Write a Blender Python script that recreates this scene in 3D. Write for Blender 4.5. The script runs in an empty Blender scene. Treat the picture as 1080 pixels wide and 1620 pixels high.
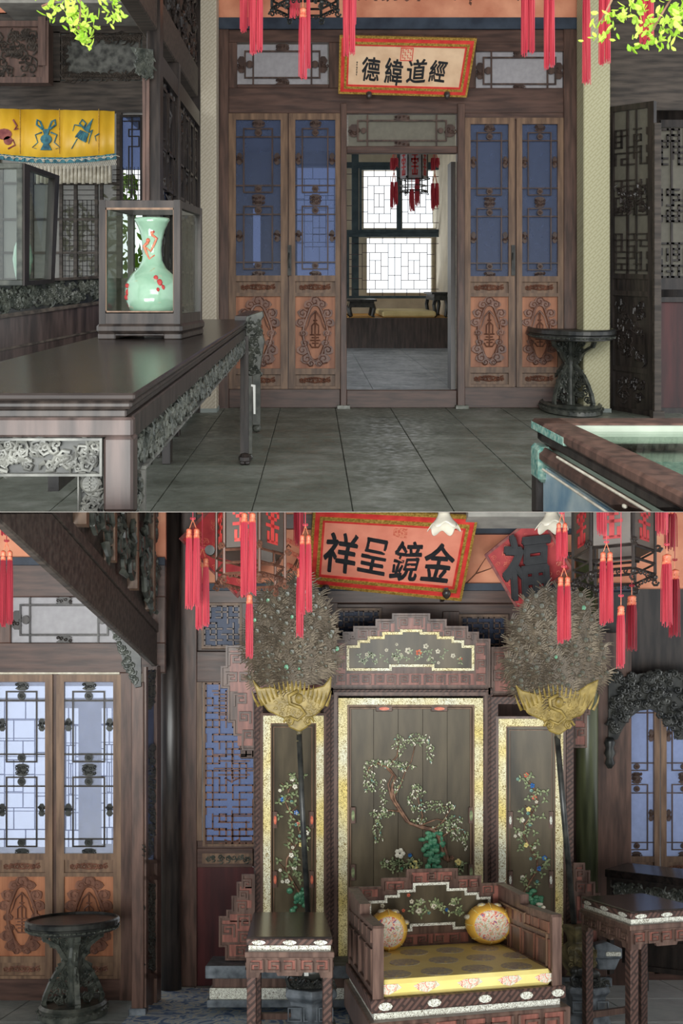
import bpy, bmesh, math, random
from mathutils import Vector
SC = bpy.context.scene
COL = SC.collection
random.seed(7)
R = random.random
# ------------------------------------------------------------------ camera, world, lights
F = 1500.0                      # focal length in pixels of the 1080x1620 frame
ZC = 3.0                        # camera height
cam = bpy.data.cameras.new('camera'); cam.sensor_fit = 'VERTICAL'; cam.sensor_height = 36.0
cam.lens = 36.0*F/1620.0; cam.clip_start = .05
camo = bpy.data.objects.new('camera', cam); COL.objects.link(camo)
camo.location = (0, 0, ZC); camo.rotation_euler = (math.radians(90), 0, 0)
SC.camera = camo
W = bpy.data.worlds.new('sky'); SC.world = W; W.use_nodes = True
WN = W.node_tree.nodes['Background']; WN.inputs[0].default_value = (.93, .97, 1, 1); WN.inputs[1].default_value = 1.45
def area(name, loc, target, sx, sy, power, col=(1, 1, 1)):
    l = bpy.data.lights.new(name, 'AREA'); l.shape = 'RECTANGLE'; l.size = sx; l.size_y = sy; l.energy = power; l.color = col
    o = bpy.data.objects.new(name, l); COL.objects.link(o); o.location = loc
    o.rotation_euler = (Vector(target)-Vector(loc)).to_track_quat('-Z', 'Y').to_euler()
    return o
area('facade_daylight', (1.5, -2.5, 6.2), (0, 8, 3.6), 5, 2.5, 300, (1, .97, .9))
area('lower_hall_fill', (-1.4, -2.2, 1.9), (.2, 7, .1), 5.5, 2.0, 780, (.97, 1, .97))  # fill light added in front, set low to brighten the lower hall
area('window_daylight', (1.0, 23.4, ZC+3.6), (1.2, 12, ZC+1.2), 4.5, 2.6, 420, (.92, .96, 1))
SC.view_settings.view_transform = 'Standard'; SC.view_settings.look = 'None'
SC.view_settings.exposure = 0.0; SC.view_settings.gamma = 1.0; SC.view_settings.use_curve_mapping = False
# ------------------------------------------------------------------ the two rooms
# Each hall has a sloping floor; H is the plumb height over that floor, X across, Y into the hall.
class Room:
    def __init__(s, eye, slope, drift): s.eye, s.slope, s.drift = eye, slope, drift; s.vx = 540+F*drift; s.vy = 810-F*slope
    def __call__(s, X, Y, H): return (X+s.drift*Y, Y, ZC-s.eye+H+s.slope*Y)
    def at(s, px, py, Y): return ((px-s.vx)*Y/F, Y, s.eye-(py-s.vy)*Y/F)
    def floorY(s, py): return F*s.eye/(py-s.vy)
UP = Room(1.30, 360/F, -43/F)       # upper hall, its floor climbs away from the opening
LO = Room(1.43, -478/F, -40/F)      # lower hall, its floor falls away from the opening
# coordinate maps ---------------------------------------------------------------
def PP(room, Y):                    # a frontal plane at depth Y, measured in pixels; w = towards the opening
    k = Y/F
    def m(u, v, w): X, _, H = room.at(u, v, Y); return room(X, Y-w*k, H)
    m.room = room; return m
def RM(room):
    def m(x, y, h): return room(x, y, h)
    m.room = room; return m
def SP(room, X):                    # a side plane: (Y, H, offset in X)
    def m(y, h, w): return room(X+w, y, h)
    m.room = room; return m
def QP(room, a, b, c, d, U=1., V=1.):   # board with room-space corners a(TL) b(TR) c(BR) d(BL); u 0..U, v 0..V, w normal metres
    A, B, Cc, D = [Vector(room(*p)) for p in (a, b, c, d)]
    n = (D-A).cross(B-A).normalized()
    if n.y > 0: n = -n
    def m(u, v, w):
        u /= U; v /= V
        return tuple((A*(1-u)+B*u)*(1-v)+(D*(1-u)+Cc*u)*v+n*w)
    m.room = room; return m
def LF(room, x, y, ang=0, h=0):     # furniture frame turned about the plumb line at (x, y)
    c, s = math.cos(ang), math.sin(ang)
    def m(a, b, z): return room(x+a*c-b*s, y+a*s+b*c, h+z)
    m.room = room; return m
# ------------------------------------------------------------------ materials
def lin(c):
    return tuple(((x/255)/12.92 if x/255 <= .04045 else ((x/255+.055)/1.055)**2.4) for x in c)+(1,)
class NT:
    def __init__(s, name):
        s.m = bpy.data.materials.new(name); s.m.use_nodes = True; s.t = s.m.node_tree; s.n = s.t.nodes
        s.b = s.n['Principled BSDF']
    def node(s, t, **k):
        n = s.n.new(t)
        for a, v in k.items():
            if a.startswith('i_'):
                a = a[2:]; n.inputs[int(a) if a.isdigit() else a].default_value = v
            else: setattr(n, a, v)
        return n
    def link(s, a, b): s.t.links.new(a, b)
    def coord(s, sc=(1, 1, 1), rot=(0, 0, 0), kind='Object'):
        tc = s.node('ShaderNodeTexCoord'); mp = s.node('ShaderNodeMapping'); mp.inputs['Scale'].default_value = sc; mp.inputs['Rotation'].default_value = rot
        s.link(tc.outputs[kind], mp.inputs[0]); return mp.outputs[0]
    def ramp(s, fac, stops, const=False):
        r = s.node('ShaderNodeValToRGB'); e = r.color_ramp.elements
        if const: r.color_ramp.interpolation = 'CONSTANT'
        while len(e) < len(stops): e.new(.5)
        for q, (p, c) in zip(e, stops): q.position = p; q.color = c if len(c) == 4 else lin(c)
        s.link(fac, r.inputs[0]); return r.outputs[0]
    def bump(s, h, st, d=.01):
        b = s.node('ShaderNodeBump'); b.inputs['Strength'].default_value = st; b.inputs['Distance'].default_value = d
        s.link(h, b.inputs['Height']); s.link(b.outputs[0], s.b.inputs['Normal'])
def noise_mat(name, c1, c2, scale=6, stretch=(1, 1, 1), rough=.5, bump=.2, det=6, spec=.5, metal=0, lo=.35, hi=.65, rough2=None):
    t = NT(name); co = t.coord(stretch)
    n = t.node('ShaderNodeTexNoise'); n.inputs['Scale'].default_value = scale; n.inputs['Detail'].default_value = det; t.link(co, n.inputs['Vector'])
    t.link(t.ramp(n.outputs[0], [(lo, c1), (hi, c2)]), t.b.inputs['Base Color'])
    t.b.inputs['Roughness'].default_value = rough; t.b.inputs['Metallic'].default_value = metal
    t.b.inputs['Specular IOR Level'].default_value = spec
    if rough2 is not None:
        mr = t.node('ShaderNodeMapRange'); mr.inputs[3].default_value = rough; mr.inputs[4].default_value = rough2
        t.link(n.outputs[0], mr.inputs[0]); t.link(mr.outputs[0], t.b.inputs['Roughness'])
    if bump: t.bump(n.outputs[0], bump, .006)
    return t.m
def wood(name, c1, c2, rough=.45, vert=True, scale=5, bump=.25, spec=.5):
    return noise_mat(name, c1, c2, scale, (5, 5, .6) if vert else (.6, 5, 5), rough, bump, 8, spec)
M = {}
M['frame'] = wood('brown lacquered frame wood', (66, 49, 43), (102, 76, 66))
M['frameh'] = wood('brown lacquered beam wood', (64, 47, 42), (96, 71, 62), vert=False)
M['leaf'] = wood('door stile wood', (92, 70, 56), (132, 104, 82), .5)
M['tan'] = wood('tan panel wood', (136, 84, 58), (178, 118, 84), .5, scale=3)
M['orn'] = wood('dark carved spacer wood', (54, 42, 40), (88, 68, 60), .4)
M['frame2'] = wood('table end wood', (50, 42, 40), (84, 70, 66), .35)
M['dull'] = wood('faded dusty red wood', (84, 66, 60), (116, 90, 80), .6)
M['skyp'] = noise_mat('painted pale sky pane', (120, 160, 186), (206, 222, 222), 5, rough=.2, bump=0)
M['bed'] = noise_mat('pale case lining', (150, 160, 146), (178, 186, 172), 4, rough=.8)
M['carve'] = wood('carved brown wood', (86, 56, 46), (134, 92, 74), .4)
M['dark'] = wood('dark hardwood', (34, 30, 29), (62, 54, 50), .35)
M['darkh'] = wood('dark hardwood board', (30, 27, 26), (54, 46, 43), .22, vert=False, bump=.08)
M['black'] = noise_mat('blackened carving', (24, 26, 27), (62, 62, 58), 12, rough=.38)
M['vert'] = noise_mat('smoky green-black carving', (52, 56, 52), (92, 94, 86), 16, rough=.4)
M['grime'] = noise_mat('dusty carved relief', (66, 66, 64), (122, 122, 116), 14, rough=.5)
M['red'] = wood('worn red-brown lacquer', (52, 27, 29), (88, 42, 42), .4, scale=2)
M['beamd'] = wood('dark beam wood', (52, 46, 42), (90, 80, 72), .6, vert=False)
M['ink'] = noise_mat('black ink', (28, 30, 34), (44, 44, 48), 20, rough=.6, bump=0)
M['salmon'] = noise_mat('aged salmon paper', (206, 128, 98), (236, 164, 130), 3, rough=.8, bump=.05)
M['paper'] = noise_mat('cream plaque paper', (226, 186, 150), (244, 208, 172), 6, rough=.7, bump=.05)
M['paper2'] = noise_mat('pink plaque paper', (232, 136, 112), (246, 156, 130), 5, rough=.7, bump=.05)
M['scar'] = noise_mat('scarlet paint', (206, 52, 50), (232, 74, 66), 12, rough=.5, bump=0)
M['gold'] = noise_mat('dull gilt', (150, 112, 44), (216, 176, 92), 60, rough=.4, bump=.1, metal=.3)
M['redp'] = noise_mat('red silk paper', (166, 40, 46), (192, 58, 60), 12, rough=.6, bump=0)
M['tas'] = noise_mat('rose red silk', (190, 52, 74), (220, 88, 100), 30, (1, 1, .1), rough=.5, bump=0)
M['tasd'] = noise_mat('deep red silk', (128, 26, 40), (166, 40, 56), 30, (1, 1, .1), rough=.5, bump=0)
M['tcap'] = noise_mat('tassel cap', (210, 92, 70), (236, 150, 110), 40, rough=.4, bump=.2)
M['yellow'] = noise_mat('yellow satin', (212, 160, 34), (240, 192, 60), 4, (1, 1, .4), rough=.45, bump=.2)
M['teal'] = noise_mat('teal embroidery', (30, 74, 92), (66, 130, 140), 20, rough=.6)
M['white'] = noise_mat('off white thread', (190, 180, 160), (226, 218, 200), 20, rough=.7)
M['plum'] = noise_mat('plum embroidery', (110, 44, 50), (160, 90, 80), 20, rough=.6)
M['cream'] = noise_mat('cream plaster', (196, 186, 164), (216, 206, 184), 3, rough=.9, bump=.05)
M['lat'] = noise_mat('purple-brown window bars', (70, 54, 64), (96, 76, 84), 8, rough=.6, bump=0)
M['winf'] = noise_mat('slate green window frame', (44, 62, 72), (66, 84, 92), 6, rough=.5, bump=.05)
M['matt'] = noise_mat('pale mattress', (214, 196, 140), (232, 214, 160), 3, rough=.9)
M['ochre'] = noise_mat('ochre couch cover', (196, 140, 50), (220, 166, 74), 5, rough=.8)
M['grey'] = noise_mat('grey ceiling paper', (150, 146, 140), (176, 172, 164), 8, rough=.8)
M['blueb'] = noise_mat('blue-black beam edge', (36, 44, 58), (58, 68, 82), 6, rough=.6)
M['inred'] = wood('inlaid rosewood', (116, 74, 66), (154, 100, 88), .4, scale=8)
M['scr'] = wood('screen frame wood', (74, 56, 50), (112, 88, 78), .4, scale=6)
M['pan'] = noise_mat('smoky inlay ground', (58, 52, 42), (108, 96, 76), 2.2, (2.4, 2.4, .5), .4, .1)
M['green'] = noise_mat('malachite inlay', (40, 110, 82), (110, 170, 130), 30, rough=.3, bump=.4)
M['leafg'] = noise_mat('jade leaf inlay', (100, 116, 84), (168, 176, 132), 40, rough=.3)
M['bark'] = noise_mat('bark inlay', (96, 68, 54), (150, 112, 88), 30, rough=.5)
M['pearl'] = noise_mat('pearl petal inlay', (206, 200, 180), (240, 232, 212), 40, rough=.25)
M['coral'] = noise_mat('coral inlay', (206, 96, 78), (232, 140, 110), 40, rough=.3)
M['lapis'] = noise_mat('lapis inlay', (34, 74, 150), (60, 130, 190), 40, rough=.3)
M['gildf'] = noise_mat('gilded fan leather', (122, 102, 46), (172, 148, 82), 18, rough=.45, bump=.5)
M['feath'] = noise_mat('peacock barb', (64, 56, 46), (112, 98, 82), 25, (1, 1, .3), rough=.6, bump=0)
M['feath2'] = noise_mat('peacock barb pale', (92, 80, 66), (140, 126, 106), 25, (1, 1, .3), rough=.6, bump=0)
M['eye'] = noise_mat('peacock eye', (40, 48, 42), (92, 88, 68), 40, rough=.35, bump=0)
M['bronze'] = noise_mat('patinated bronze', (58, 52, 36), (116, 104, 70), 14, rough=.5, bump=.5)
M['stone'] = noise_mat('blue-grey carved stone', (70, 76, 82), (118, 124, 130), 12, rough=.6, bump=.5)
M['ceram'] = noise_mat('milky glass', (222, 214, 196), (240, 232, 216), 10, rough=.15, bump=.1)
M['olive'] = wood('olive green column paint', (46, 50, 34), (92, 96, 66), .3, scale=2)
M['tagw'] = noise_mat('white paper tag', (220, 220, 214), (236, 236, 230), 5, rough=.7, bump=0)
M['cloi'] = noise_mat('turquoise cloisonne', (74, 134, 126), (160, 186, 170), 60, rough=.3, bump=.3, det=3)
M['seal'] = noise_mat('vermilion seal', (214, 96, 76), (236, 150, 120), 60, rough=.7, bump=0, det=1)
def gauze(name, c, mix, tint=(1, 1, 1, 1)):
    t = NT(name); tr = t.node('ShaderNodeBsdfTransparent'); tr.inputs[0].default_value = tint
    mx = t.node('ShaderNodeMixShader'); mx.inputs[0].default_value = mix
    n = t.node('ShaderNodeTexNoise'); n.inputs['Scale'].default_value = 18; t.link(t.coord(), n.inputs['Vector'])
    t.link(t.ramp(n.outputs[0], [(.3, tuple(x*.92 for x in c)), (.7, c)]), t.b.inputs['Base Color']); t.b.inputs['Roughness'].default_value = .45
    t.link(tr.outputs[0], mx.inputs[1]); t.link(t.b.outputs[0], mx.inputs[2]); t.link(mx.outputs[0], t.n['Material Output'].inputs[0]); return t.m
M['gauze'] = gauze('blue silk gauze', (70, 82, 110), .66, (.62, .72, 1, 1))
M['gauzel'] = gauze('pale blue silk gauze', (168, 180, 214), .36, (.9, .93, 1, 1))
M['paned'] = gauze('smoked painted pane', (96, 82, 72), .85)
M['gauzem'] = gauze('periwinkle silk gauze', (128, 142, 184), .7, (.8, .86, 1, 1))
M['gauzew'] = gauze('white patterned gauze', (176, 172, 176), .8)
M['gauzed'] = gauze('smoky gauze', (120, 116, 104), .75)
def glassm(name, tint=(.96, 1, .98, 1), refl=.08):
    t = NT(name); tr = t.node('ShaderNodeBsdfTransparent'); tr.inputs[0].default_value = tint
    g = t.node('ShaderNodeBsdfGlossy'); g.inputs['Roughness'].default_value = .02
    lw = t.node('ShaderNodeLayerWeight'); lw.inputs[0].default_value = .5; pw = t.node('ShaderNodeMath'); pw.operation = 'POWER'; pw.inputs[1].default_value = 4; t.link(lw.outputs['Facing'], pw.inputs[0]); fr = t.node('ShaderNodeMath'); fr.operation = 'MULTIPLY'; fr.inputs[1].default_value = .5; t.link(pw.outputs[0], fr.inputs[0])
    mx = t.node('ShaderNodeMixShader'); ad = t.node('ShaderNodeMath'); ad.operation = 'ADD'; ad.inputs[1].default_value = refl
    t.link(fr.outputs[0], ad.inputs[0]); t.link(ad.outputs[0], mx.inputs[0]); t.link(tr.outputs[0], mx.inputs[1]); t.link(g.outputs[0], mx.inputs[2])
    t.link(mx.outputs[0], t.n['Material Output'].inputs[0]); return t.m
M['glass'] = glassm('clear case glass', (.95, .98, .96, 1), 0)
M['glassg'] = glassm('greenish vitrine glass', (.92, .97, .94, 1), .06)
def fretm(name, c1, c2, sc):        # woven fret: two interrupted diagonal stripe sets
    t = NT(name); a = t.coord((sc, sc, sc), (0, math.radians(45), 0))
    br = t.node('ShaderNodeTexBrick'); br.offset = .5; br.inputs['Scale'].default_value = 1; br.inputs['Mortar Size'].default_value = .09
    br.inputs['Brick Width'].default_value = 1.4; br.inputs['Row Height'].default_value = .36
    sep = t.node('ShaderNodeSeparateXYZ'); cb = t.node('ShaderNodeCombineXYZ'); t.link(a, sep.inputs[0]); t.link(sep.outputs[0], cb.inputs[0]); t.link(sep.outputs[2], cb.inputs[1])
    t.link(cb.outputs[0], br.inputs[0]); br.inputs['Color1'].default_value = lin(c1); br.inputs['Color2'].default_value = lin(c1); br.inputs['Mortar'].default_value = lin(c2)
    t.link(br.outputs[0], t.b.inputs['Base Color']); t.b.inputs['Roughness'].default_value = .6; return t.m
M['wallp'] = fretm('cream fret wallpaper', (208, 198, 180), (192, 180, 158), 13)
M['wallp2'] = fretm('yellowed fret wallpaper', (196, 192, 158), (180, 174, 138), 13)
M['fret'] = fretm('diaper carved wood', (96, 70, 62), (58, 42, 38), 14)
def pearlband(name, g1, g2, dk, sc=70):
    t = NT(name); v = t.node('ShaderNodeTexNoise'); v.inputs['Scale'].default_value = sc; v.inputs['Detail'].default_value = 1.5; v.inputs['Distortion'].default_value = 2.5
    co = t.coord(); t.link(co, v.inputs['Vector'])
    n = t.node('ShaderNodeTexNoise'); n.inputs['Scale'].default_value = 2.2; t.link(co, n.inputs['Vector'])
    base = t.ramp(n.outputs[0], [(.35, g1), (.65, g2)]); mk = t.ramp(v.outputs[0], [(.42, (0, 0, 0, 1)), (.47, (1, 1, 1, 1))])
    mx = t.node('ShaderNodeMix'); mx.data_type = 'RGBA'; mx.inputs['A'].default_value = lin(dk)
    t.link(mk, mx.inputs['Factor']); t.link(base, mx.inputs['B']); t.link(mx.outputs['Result'], t.b.inputs['Base Color']); t.b.inputs['Roughness'].default_value = .25
    t.bump(mk, .4, .003); return t.m
M['pb'] = pearlband('shell inlay band', (250, 226, 140), (246, 246, 226), (150, 128, 74))
M['pbw'] = pearlband('pale shell inlay band', (226, 226, 212), (240, 240, 230), (124, 116, 100), 90)
def stonetile(name, c1, c2, c3, rough=.38):
    t = NT(name); oi = t.node('ShaderNodeObjectInfo'); tc = t.node('ShaderNodeTexCoord')
    ad = t.node('ShaderNodeVectorMath'); ad.operation = 'ADD'; t.link(tc.outputs['Object'], ad.inputs[0]); t.link(oi.outputs['Location'], ad.inputs[1])
    n = t.node('ShaderNodeTexNoise'); n.inputs['Scale'].default_value = 2.2; n.inputs['Detail'].default_value = 9; n.inputs['Roughness'].default_value = .65; t.link(ad.outputs[0], n.inputs['Vector'])
    n2 = t.node('ShaderNodeTexNoise'); n2.inputs['Scale'].default_value = 16; n2.inputs['Detail'].default_value = 8; t.link(ad.outputs[0], n2.inputs['Vector'])
    c = t.ramp(n.outputs[0], [(.3, c1), (.5, c2), (.72, c3)]); t.link(c, t.b.inputs['Base Color'])
    mr = t.node('ShaderNodeMapRange'); mr.inputs[1].default_value = .35; mr.inputs[2].default_value = .65; mr.inputs[3].default_value = rough-.1; mr.inputs[4].default_value = rough+.28; t.link(n2.outputs[0], mr.inputs[0]); t.link(mr.outputs[0], t.b.inputs['Roughness'])
    t.bump(n2.outputs[0], .25, .01); return t.m
M['tile'] = stonetile('worn green-grey flagstone', (86, 90, 80), (112, 116, 106), (146, 148, 140))
M['tile2'] = stonetile('grey flagstone', (110, 116, 122), (150, 156, 164), (186, 190, 196), .45)
M['tile3'] = stonetile('pale courtyard flagstone', (170, 176, 176), (198, 204, 204), (214, 218, 216), .55)
M['tile4'] = stonetile('dusty grey flagstone', (120, 128, 126), (148, 156, 152), (176, 182, 176), .6)
M['slab'] = noise_mat('dark ceiling board', (60, 54, 50), (84, 76, 70), 3)
M['mortar'] = noise_mat('dark joint', (62, 64, 58), (84, 86, 80), 10, rough=.9)
def carpetm():
    t = NT('blue and cream carpet'); co = t.coord((1, 1, 1)); v = t.node('ShaderNodeTexNoise'); v.inputs['Scale'].default_value = 5; v.inputs['Detail'].default_value = 1; v.inputs['Distortion'].default_value = 3; t.link(co, v.inputs['Vector'])
    t.link(t.ramp(v.outputs[0], [(0, (110, 136, 176)), (.42, (156, 180, 206)), (.48, (214, 214, 204)), (.56, (176, 196, 214)), (.66, (220, 218, 208))], True), t.b.inputs['Base Color']); t.b.inputs['Roughness'].default_value = .95; return t.m
M['carpet'] = carpetm()
def vasem():
    t = NT('celadon glaze with painted figures'); co = t.coord(); n = t.node('ShaderNodeTexNoise'); n.inputs['Scale'].default_value = 9; n.inputs['Detail'].default_value = 3; n.inputs['Distortion'].default_value = 1.2; t.link(co, n.inputs['Vector'])
    t.link(t.ramp(n.outputs[0], [(.0, (60, 96, 140)), (.27, (196, 108, 112)), (.31, (196, 176, 160)), (.35, (146, 176, 156)), (.64, (164, 190, 170)), (.69, (176, 140, 104)), (.74, (140, 176, 156))]), t.b.inputs['Base Color'])
    t.b.inputs['Roughness'].default_value = .08; t.b.inputs['Coat Weight'].default_value = .6; return t.m
M['vase'] = vasem()
def brocade():
    t = NT('embroidered medallion silk'); co = t.coord(); n = t.node('ShaderNodeTexNoise'); n.inputs['Scale'].default_value = 22; n.inputs['Detail'].default_value = 3; n.inputs['Distortion'].default_value = 2.2; t.link(co, n.inputs['Vector'])
    t.link(t.ramp(n.outputs[0], [(0, (90, 110, 160)), (.34, (214, 110, 92)), (.41, (232, 190, 168)), (.47, (222, 216, 200)), (.56, (176, 176, 140)), (.62, (226, 150, 130)), (.68, (232, 200, 110))], True), t.b.inputs['Base Color']); t.b.inputs['Roughness'].default_value = .5; return t.m
M['broc'] = brocade()
def brocade2():
    t = NT('grey-green roundel silk'); co = t.coord(); n = t.node('ShaderNodeTexNoise'); n.inputs['Scale'].default_value = 38; n.inputs['Detail'].default_value = 2; n.inputs['Distortion'].default_value = 1.5; t.link(co, n.inputs['Vector'])
    t.link(t.ramp(n.outputs[0], [(0, (140, 104, 100)), (.36, (172, 162, 146)), (.5, (186, 178, 156)), (.6, (222, 204, 120))], True), t.b.inputs['Base Color']); t.b.inputs['Roughness'].default_value = .5; return t.m
M['broc2'] = brocade2()
M['cush'] = noise_mat('lemon yellow silk', (232, 210, 124), (244, 226, 148), 5, rough=.5, bump=.1)
M['bolst'] = noise_mat('golden yellow silk', (222, 168, 62), (242, 194, 90), 5, rough=.45, bump=.1)
def foliage(name, c1, c2):
    t = NT(name); oi = t.node('ShaderNodeObjectInfo'); t.link(t.ramp(oi.outputs['Random'], [(0, c1), (1, c2)]), t.b.inputs['Base Color']); t.b.inputs['Roughness'].default_value = .45
    tl = t.node('ShaderNodeBsdfTranslucent'); tl.inputs[0].default_value = lin(c2); mx = t.node('ShaderNodeMixShader'); mx.inputs[0].default_value = .45
    t.link(t.b.outputs[0], mx.inputs[1]); t.link(tl.outputs[0], mx.inputs[2]); t.link(mx.outputs[0], t.n['Material Output'].inputs[0]); return t.m
M['fol'] = foliage('garden leaf', (70, 110, 40), (170, 200, 90)); M['folb'] = foliage('bright reflected leaf', (130, 180, 40), (226, 244, 120))  # second one: sunlit brightness of the reflected leaves is in its colour
def lampglow(name, c):
    t = NT(name); t.b.inputs['Base Color'].default_value = lin(c); t.b.inputs['Roughness'].default_value = .2; return t.m
# ------------------------------------------------------------------ object builders
LOC = {}
def tag(o, label=None, cat=None, group=None, kind=None):
    for k, v in (('label', label), ('category', cat), ('group', group), ('kind', kind)):
        if v: o[k] = v
    return o
def thing(name, loc, label=None, cat=None, group=None, kind=None, parent=None):
    o = bpy.data.objects.new(name, None); COL.objects.link(o); loc = Vector(loc); LOC[o.name] = loc
    o.empty_display_size = .05
    if parent is not None: o.parent = parent; o.location = loc-LOC[parent.name]
    else: o.location = loc
    return tag(o, label, cat, group, kind)
STUFFP = {'meander_relief', 'inlaid_leaf', 'inlaid_blossom', 'inlaid_rock', 'painted_blossom', 'painted_blossom_spray', 'gilt_cloud_print', 'carved_foliage', 'beaded_net_fringe', 'scroll_embroidery', 'carved_openwork', 'upper_openwork', 'over_beam_openwork', 'carved_cloud_band', 'side_carved_apron', 'carved_dragon_apron', 'silk_strands', 'fine_lattice', 'carved_apron', 'base_carving', 'low_relief', 'painted_branch', 'fret_bars', 'arm_carving', 'arm_shell_line', 'lattice_rails', 'pleats', 'gilded_quill', 'carved_cloud_scroll'}
class MB:
    def __init__(s, mp): s.mp = mp; s.v = []; s.f = []
    def add(s, vs, fs):
        b = len(s.v); s.v += [s.mp(*p) for p in vs]; s.f += [[b+i for i in f] for f in fs]; return s
    def box(s, a, b, c, d, e, f):
        x0, x1 = sorted((a, d)); y0, y1 = sorted((b, e)); z0, z1 = sorted((c, f))
        return s.add([(x0, y0, z0), (x1, y0, z0), (x1, y1, z0), (x0, y1, z0), (x0, y0, z1), (x1, y0, z1), (x1, y1, z1), (x0, y1, z1)],
                     [(0, 3, 2, 1), (4, 5, 6, 7), (0, 1, 5, 4), (1, 2, 6, 5), (2, 3, 7, 6), (3, 0, 4, 7)])
    def r(s, u0, v0, u1, v1, w1=2, w0=0): return s.box(u0, v0, w0, u1, v1, w1)
    def hexa(s, a, b): return s.add(list(a)+list(b), [(3, 2, 1, 0), (4, 5, 6, 7), (0, 1, 5, 4), (1, 2, 6, 5), (2, 3, 7, 6), (3, 0, 4, 7)])
    def poly(s, pts, w1=2, w0=0):
        n = len(pts)
        return s.add([(u, v, w0) for u, v in pts]+[(u, v, w1) for u, v in pts], [list(range(n))[::-1], list(range(n, 2*n))]+[(i, (i+1) % n, n+(i+1) % n, n+i) for i in range(n)])
    def bar(s, u0, v0, u1, v1, t, w1=2, w0=0):
        L = math.hypot(u1-u0, v1-v0) or 1; a, b = -(v1-v0)/L*t/2, (u1-u0)/L*t/2
        return s.poly([(u0+a, v0+b), (u1+a, v1+b), (u1-a, v1-b), (u0-a, v0-b)], w1, w0)
    def path(s, pts, t, w1=2, w0=0, close=False):
        q = pts+[pts[0]] if close else pts
        for i, ((a, b), (c, d)) in enumerate(zip(q, q[1:])):
            dx, dy = c-a, d-b; L = math.hypot(dx, dy) or 1; e = t/2/L
            s.bar(a-dx*e, b-dy*e, c+dx*e, d+dy*e, t, w1+(i % 2)*.07*(w1-w0), w0)
        return s
    def frame(s, u0, v0, u1, v1, t, w1=2, w0=0):
        return s.r(u0, v0, u1, v0+t, w1, w0).r(u0, v1-t, u1, v1, w1, w0).r(u0, v0+t, u0+t, v1-t, w1, w0).r(u1-t, v0+t, u1, v1-t, w1, w0)
    def tube(s, pts, r, n=5, r1=None):
        P = [Vector(p) for p in pts]; N = len(P); vs = []; fs = []
        up = Vector((.13, .21, .97))
        for i, p in enumerate(P):
            d = (P[min(i+1, N-1)]-P[max(i-1, 0)]); d = d.normalized() if d.length else Vector((0, 0, 1))
            a = d.cross(up); a = a.normalized() if a.length > 1e-6 else Vector((1, 0, 0)); b = d.cross(a)
            rr = r if r1 is None else r+(r1-r)*i/(N-1)
            if callable(r): rr = r(i/(N-1))
            vs += [tuple(p+a*math.cos(6.2832*k/n)*rr+b*math.sin(6.2832*k/n)*rr) for k in range(n)]
        for i in range(N-1):
            for k in range(n): fs.append((i*n+k, i*n+(k+1) % n, (i+1)*n+(k+1) % n, (i+1)*n+k))
        fs += [list(range(n))[::-1], list(range((N-1)*n, N*n))]
        return s.add(vs, fs)
    def lathe(s, c, prof, n=24, ax=2, sx=1, sy=1, ph=0):
        vs = []; fs = []; o = [i for i in range(3) if i != ax]
        for r, h in prof:
            for k in range(n):
                p = [0, 0, 0]; p[o[0]] = c[0]+r*sx*math.cos(6.2832*k/n+ph); p[o[1]] = c[1]+r*sy*math.sin(6.2832*k/n+ph); p[ax] = h; vs.append(tuple(p))
        for i in range(len(prof)-1):
            for k in range(n): fs.append((i*n+k, i*n+(k+1) % n, (i+1)*n+(k+1) % n, (i+1)*n+k))
        fs += [list(range(n))[::-1], list(range((len(prof)-1)*n, len(prof)*n))]
        return s.add(vs, fs)
    def ball(s, u, v, w, a, b=None, c=None, n=8, m=5):
        b = b or a; c = c or a; vs = []; fs = []
        for i in range(m+1):
            th = math.pi*(i+.04*(i == 0)-.04*(i == m))/m
            for k in range(n): vs.append((u+a*math.sin(th)*math.cos(6.2832*k/n), v+b*math.sin(th)*math.sin(6.2832*k/n), w+c*math.cos(th)))
        for i in range(m):
            for k in range(n): fs.append((i*n+k, i*n+(k+1) % n, (i+1)*n+(k+1) % n, (i+1)*n+k))
        fs += [list(range(n))[::-1], list(range(m*n, m*n+n))]
        return s.add(vs, fs)
    def spiral(s, u, v, w, rad, r, turns=1.3, ph=0, sg=1, n=9, sides=4, tail=0):
        pts = []
        for i in range(n):
            t = i/(n-1); a = ph+sg*t*turns*6.2832; q = rad*(1-.82*t); pts.append((u+q*math.cos(a), v+q*math.sin(a), w+r*t*.6))
        if tail: pts.insert(0, (u+rad*1.3*math.cos(ph-sg*.5), v+rad*1.3*math.sin(ph-sg*.5), w)); pts.insert(0, (u+rad*2*math.cos(ph-sg*.8), v+rad*2*math.sin(ph-sg*.8), w))
        return s.tube(pts, r*1.1, sides, r*.8)
    def build(s, name, mat, parent=None, label=None, cat=None, group=None, kind=None, smooth=False, bev=0, clip=True):
        bm = bmesh.new(); vv = [bm.verts.new(p) for p in s.v]
        for f in s.f:
            try: bm.faces.new([vv[i] for i in f])
            except ValueError: pass
        bmesh.ops.recalc_face_normals(bm, faces=bm.faces[:])
        room = getattr(s.mp, 'room', None)
        zs = [p[2] for p in s.v]
        if clip and room is not None:        # the added level slab between the two halls ends what reaches it
            cz, nn = (ZC+.0008, (0, 0, -1)) if room is UP else (ZC-.0008, (0, 0, 1))
            if (room is UP and min(zs) < cz) or (room is LO and max(zs) > cz):
                g = bmesh.ops.bisect_plane(bm, geom=bm.verts[:]+bm.edges[:]+bm.faces[:], plane_co=(0, 0, cz), plane_no=nn, clear_outer=True)
                ed = [e for e in g['geom_cut'] if isinstance(e, bmesh.types.BMEdge)]
                if ed: bmesh.ops.holes_fill(bm, edges=ed, sides=0)
        if not bm.verts: bm.free(); return None
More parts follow.
